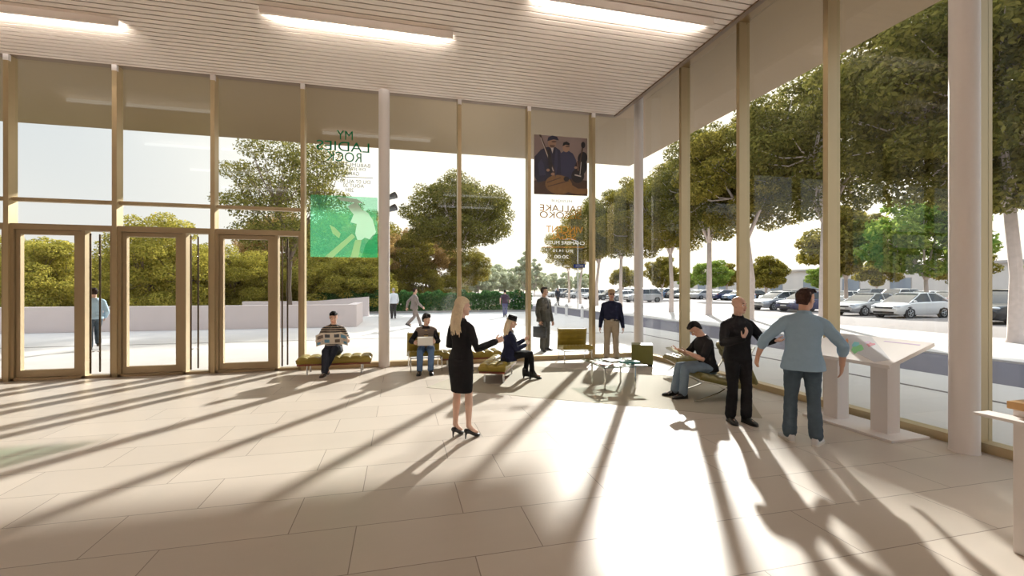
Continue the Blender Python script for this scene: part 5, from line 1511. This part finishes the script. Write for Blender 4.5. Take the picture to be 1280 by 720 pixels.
x, z = onA(428, 282, YP)
ga = empty('window_poster', (x, YP, z), 0, 'green see-through window poster with mirrored lettering beside the white column', 'poster')
flat(ga, 'green_print', [
    ([(388, 243), (472, 247), (472, 322), (388, 321)], 0),
    ([(446, 252), (452, 262), (460, 266), (466, 275), (470, 290), (464, 300), (456, 297), (448, 303), (444, 292), (446, 280), (438, 278), (442, 268), (434, 258)], 1),
    ([(421, 246), (432, 247), (446, 249), (454, 254), (446, 254), (436, 252), (426, 251)], 1),
    ([(412, 281), (418, 284), (426, 292), (424, 298), (416, 292)], 2),
    ([(440, 292), (444, 296), (416, 322), (406, 321)], 2),
    ([(444, 300), (452, 300), (448, 322), (438, 322)], 2),
    ([(457, 306), (466, 294), (472, 292), (472, 322), (452, 322)], 3)],
    [M['film_green'], M['film_white'], M['film_pale'], M['film_teal']])
text(ga, 'MY', 431, 169, 20, 11, M['txt_green']); text(ga, 'LADIES', 429, 183, 66, 12, M['txt_green']); text(ga, 'ROCK', 430, 196, 44, 12, M['txt_green'])
text(ga, 'BABUME EMILE BURE', 430, 205.5, 66, 4.5, M['txt_grey'], 'small_lettering'); text(ga, 'DIE JEAN CLAUDE', 432, 211, 50, 4.5, M['txt_grey'], 'small_lettering'); text(ga, 'GALLOTTA', 433, 216.5, 32, 4.5, M['txt_grey'], 'small_lettering')
flat(ga, 'divider_line', [([(418, 220.4), (466, 222.2), (466, 222.9), (418, 221.1)], 0)], [M['txt_grey']])
text(ga, 'DU 07 AU 09', 444, 227, 38, 4.5, M['txt_grey'], 'small_lettering'); text(ga, 'AOUT 20', 442, 232, 26, 4.5, M['txt_grey'], 'small_lettering'); text(ga, '20H', 437, 237.5, 10, 4.5, M['txt_grey'], 'small_lettering')

x, z = onA(701, 207, YP)
gb = empty('window_poster', (x, YP, z), 0, 'window poster with a dark photo of two musicians above gold mirrored lettering', 'poster')
M['ph_bg'] = mat('poster mauve backdrop', rgb(150, 130, 126), .5, var=.25, scale=2.2); M['ph_navy'] = mat('poster dark navy', rgb(34, 34, 58), .5, var=.2, scale=6); M['ph_navy2'] = mat('poster slate navy', rgb(56, 56, 84), .5, var=.2, scale=6)
M['ph_face'] = mat('poster face tone', rgb(176, 140, 118), .5); M['ph_face2'] = mat('poster dark face tone', rgb(112, 84, 74), .5); M['ph_wood'] = mat('poster gourd tone', rgb(140, 104, 66), .5, var=.25, scale=7); M['ph_black'] = mat('poster black', rgb(24, 20, 26), .5); M['ph_white'] = mat('poster pale tone', rgb(214, 204, 200), .5); M['ph_brown'] = mat('poster brown ground', rgb(78, 56, 46), .5, var=.2, scale=5)
flat(gb, 'photo_print', [
    ([(667.5, 168), (734, 173), (734, 245), (667.5, 242.5)], 0),
    ([(667.5, 226), (690, 220), (734, 226), (734, 245), (667.5, 242.5)], 8),
    ([(668, 196), (676, 187), (683, 184), (693, 183), (700, 188), (704, 200), (704, 226), (690, 224), (672, 228), (668, 220)], 1),
    ([(700, 192), (708, 187), (716, 192), (720, 200), (722, 222), (702, 226)], 2),
    (ell(690, 179, 5.2, 6.5), 3), (ell(707.5, 184.5, 4.4, 5.8), 3),
    ([(684, 176.5), (685, 172), (690, 169.5), (696, 171), (698.5, 175.5), (692, 174.5)], 1),
    ([(703, 183), (704, 178.5), (708, 177), (712, 179.5), (711.5, 182), (707, 181)], 6),
    ([(688, 184), (692, 184), (690.5, 192)], 7),
    (ell(726, 209, 7.5, 10, 18, .15), 6), (ell(722, 220, 8, 9, 18, .1), 6), (ell(728, 198, 6, 8, 18, .2), 6),
    ([(723, 208), (728, 180), (729.5, 180.5), (725, 208)], 8), (ell(728.6, 181.5, 2.6, 4), 6), ([(718, 218), (726, 220), (726, 221.5), (718, 219.5)], 7),
    ([(673.5, 168.5), (676, 168.7), (694.5, 217), (691.5, 218)], 8), ([(675.0, 172), (675.8, 172), (692, 214), (691, 214.5)], 7),
    (ell(698, 231, 17, 12, 26, .12), 5), ([(712, 230), (722, 236), (734, 236), (734, 243), (720, 243), (708, 240)], 5), (ell(707.5, 224, 3.4, 3.0), 6),
    ([(672, 206), (676, 199), (679, 205), (682, 219), (674, 220)], 2),
    ([(684, 188), (687, 186), (690, 206), (688, 222), (685, 206)], 6), ([(696, 187), (694, 186), (692, 206), (694, 222), (697, 206)], 2),
    (ell(692, 177.5, 3.2, 1.2), 4), (ell(709, 183.5, 2.8, 1.0), 4), ([(686.5, 181.5), (693.5, 182), (692, 185), (688, 185)], 4),
    (ell(684.5, 213, 2.2, 1.8), 3), (ell(690.5, 218, 2.4, 1.8), 3), (ell(719, 210, 1.8, 1.6), 3),
    ([(683, 228), (700, 222), (700.5, 223), (683.5, 229)], 8), ([(684, 233), (710, 226), (710.3, 227), (684.3, 234)], 8),
    ([(720, 202), (722, 202), (723, 214), (721, 214)], 4), ([(725.4, 203), (726.2, 203), (724.5, 219), (723.8, 219)], 7)],
    [M['ph_bg'], M['ph_navy'], M['ph_navy2'], M['ph_face'], M['ph_face2'], M['ph_wood'], M['ph_black'], M['ph_white'], M['ph_brown']])
text(gb, 'MUSIQUE', 702, 251.5, 26, 3.6, M['txt_grey'], 'small_lettering')
text(gb, 'BALLAKE', 701, 260.5, 52, 8, M['txt_gold']); text(gb, 'SISSOKO', 701, 269, 52, 8, M['txt_gold']); text(gb, 'VINCENT', 706, 287, 46, 8.5, M['txt_gold']); text(gb, 'SEGAL', 704, 295.5, 32, 8, M['txt_gold'])
text(gb, 'CHAMBRE MUSIC', 706, 303.5, 50, 4.2, M['txt_white'], 'small_lettering')
flat(gb, 'divider_line', [([(678, 308.6), (730, 308.6), (730, 309.4), (678, 309.4)], 0)], [M['txt_gold']])
text(gb, 'JEU 14.10', 704, 314, 26, 4.2, M['txt_white'], 'small_lettering'); text(gb, '20:00', 702, 321, 18, 4.2, M['txt_white'], 'small_lettering')
M['logo_blue'] = mat('blue logo', rgb(24, 62, 150), .5); M['logo_white'] = mat('white logo letters', rgb(240, 240, 240), .5)
flat(gb, 'logo', [([(717, 330.5), (731, 330), (731.5, 334.5), (717, 335)], 0)], [M['logo_blue']])
t = text(gb, 'MCH', 724.3, 332.5, 9, 3, M['logo_white'], 'logo_lettering')
for v in t.data.vertices: v.co.y -= .006
text(gb, 'ville', 708, 332.5, 8, 3, M['txt_white'], 'small_lettering'); text(gb, 'etat', 697, 333, 7, 3, M['txt_white'], 'small_lettering')
text(gb, 'WWW.THEATRE-SAISON.CH', 704, 338, 52, 2.4, M['txt_white'], 'small_lettering')
bpy.data.scenes.remove(WORKBENCH)
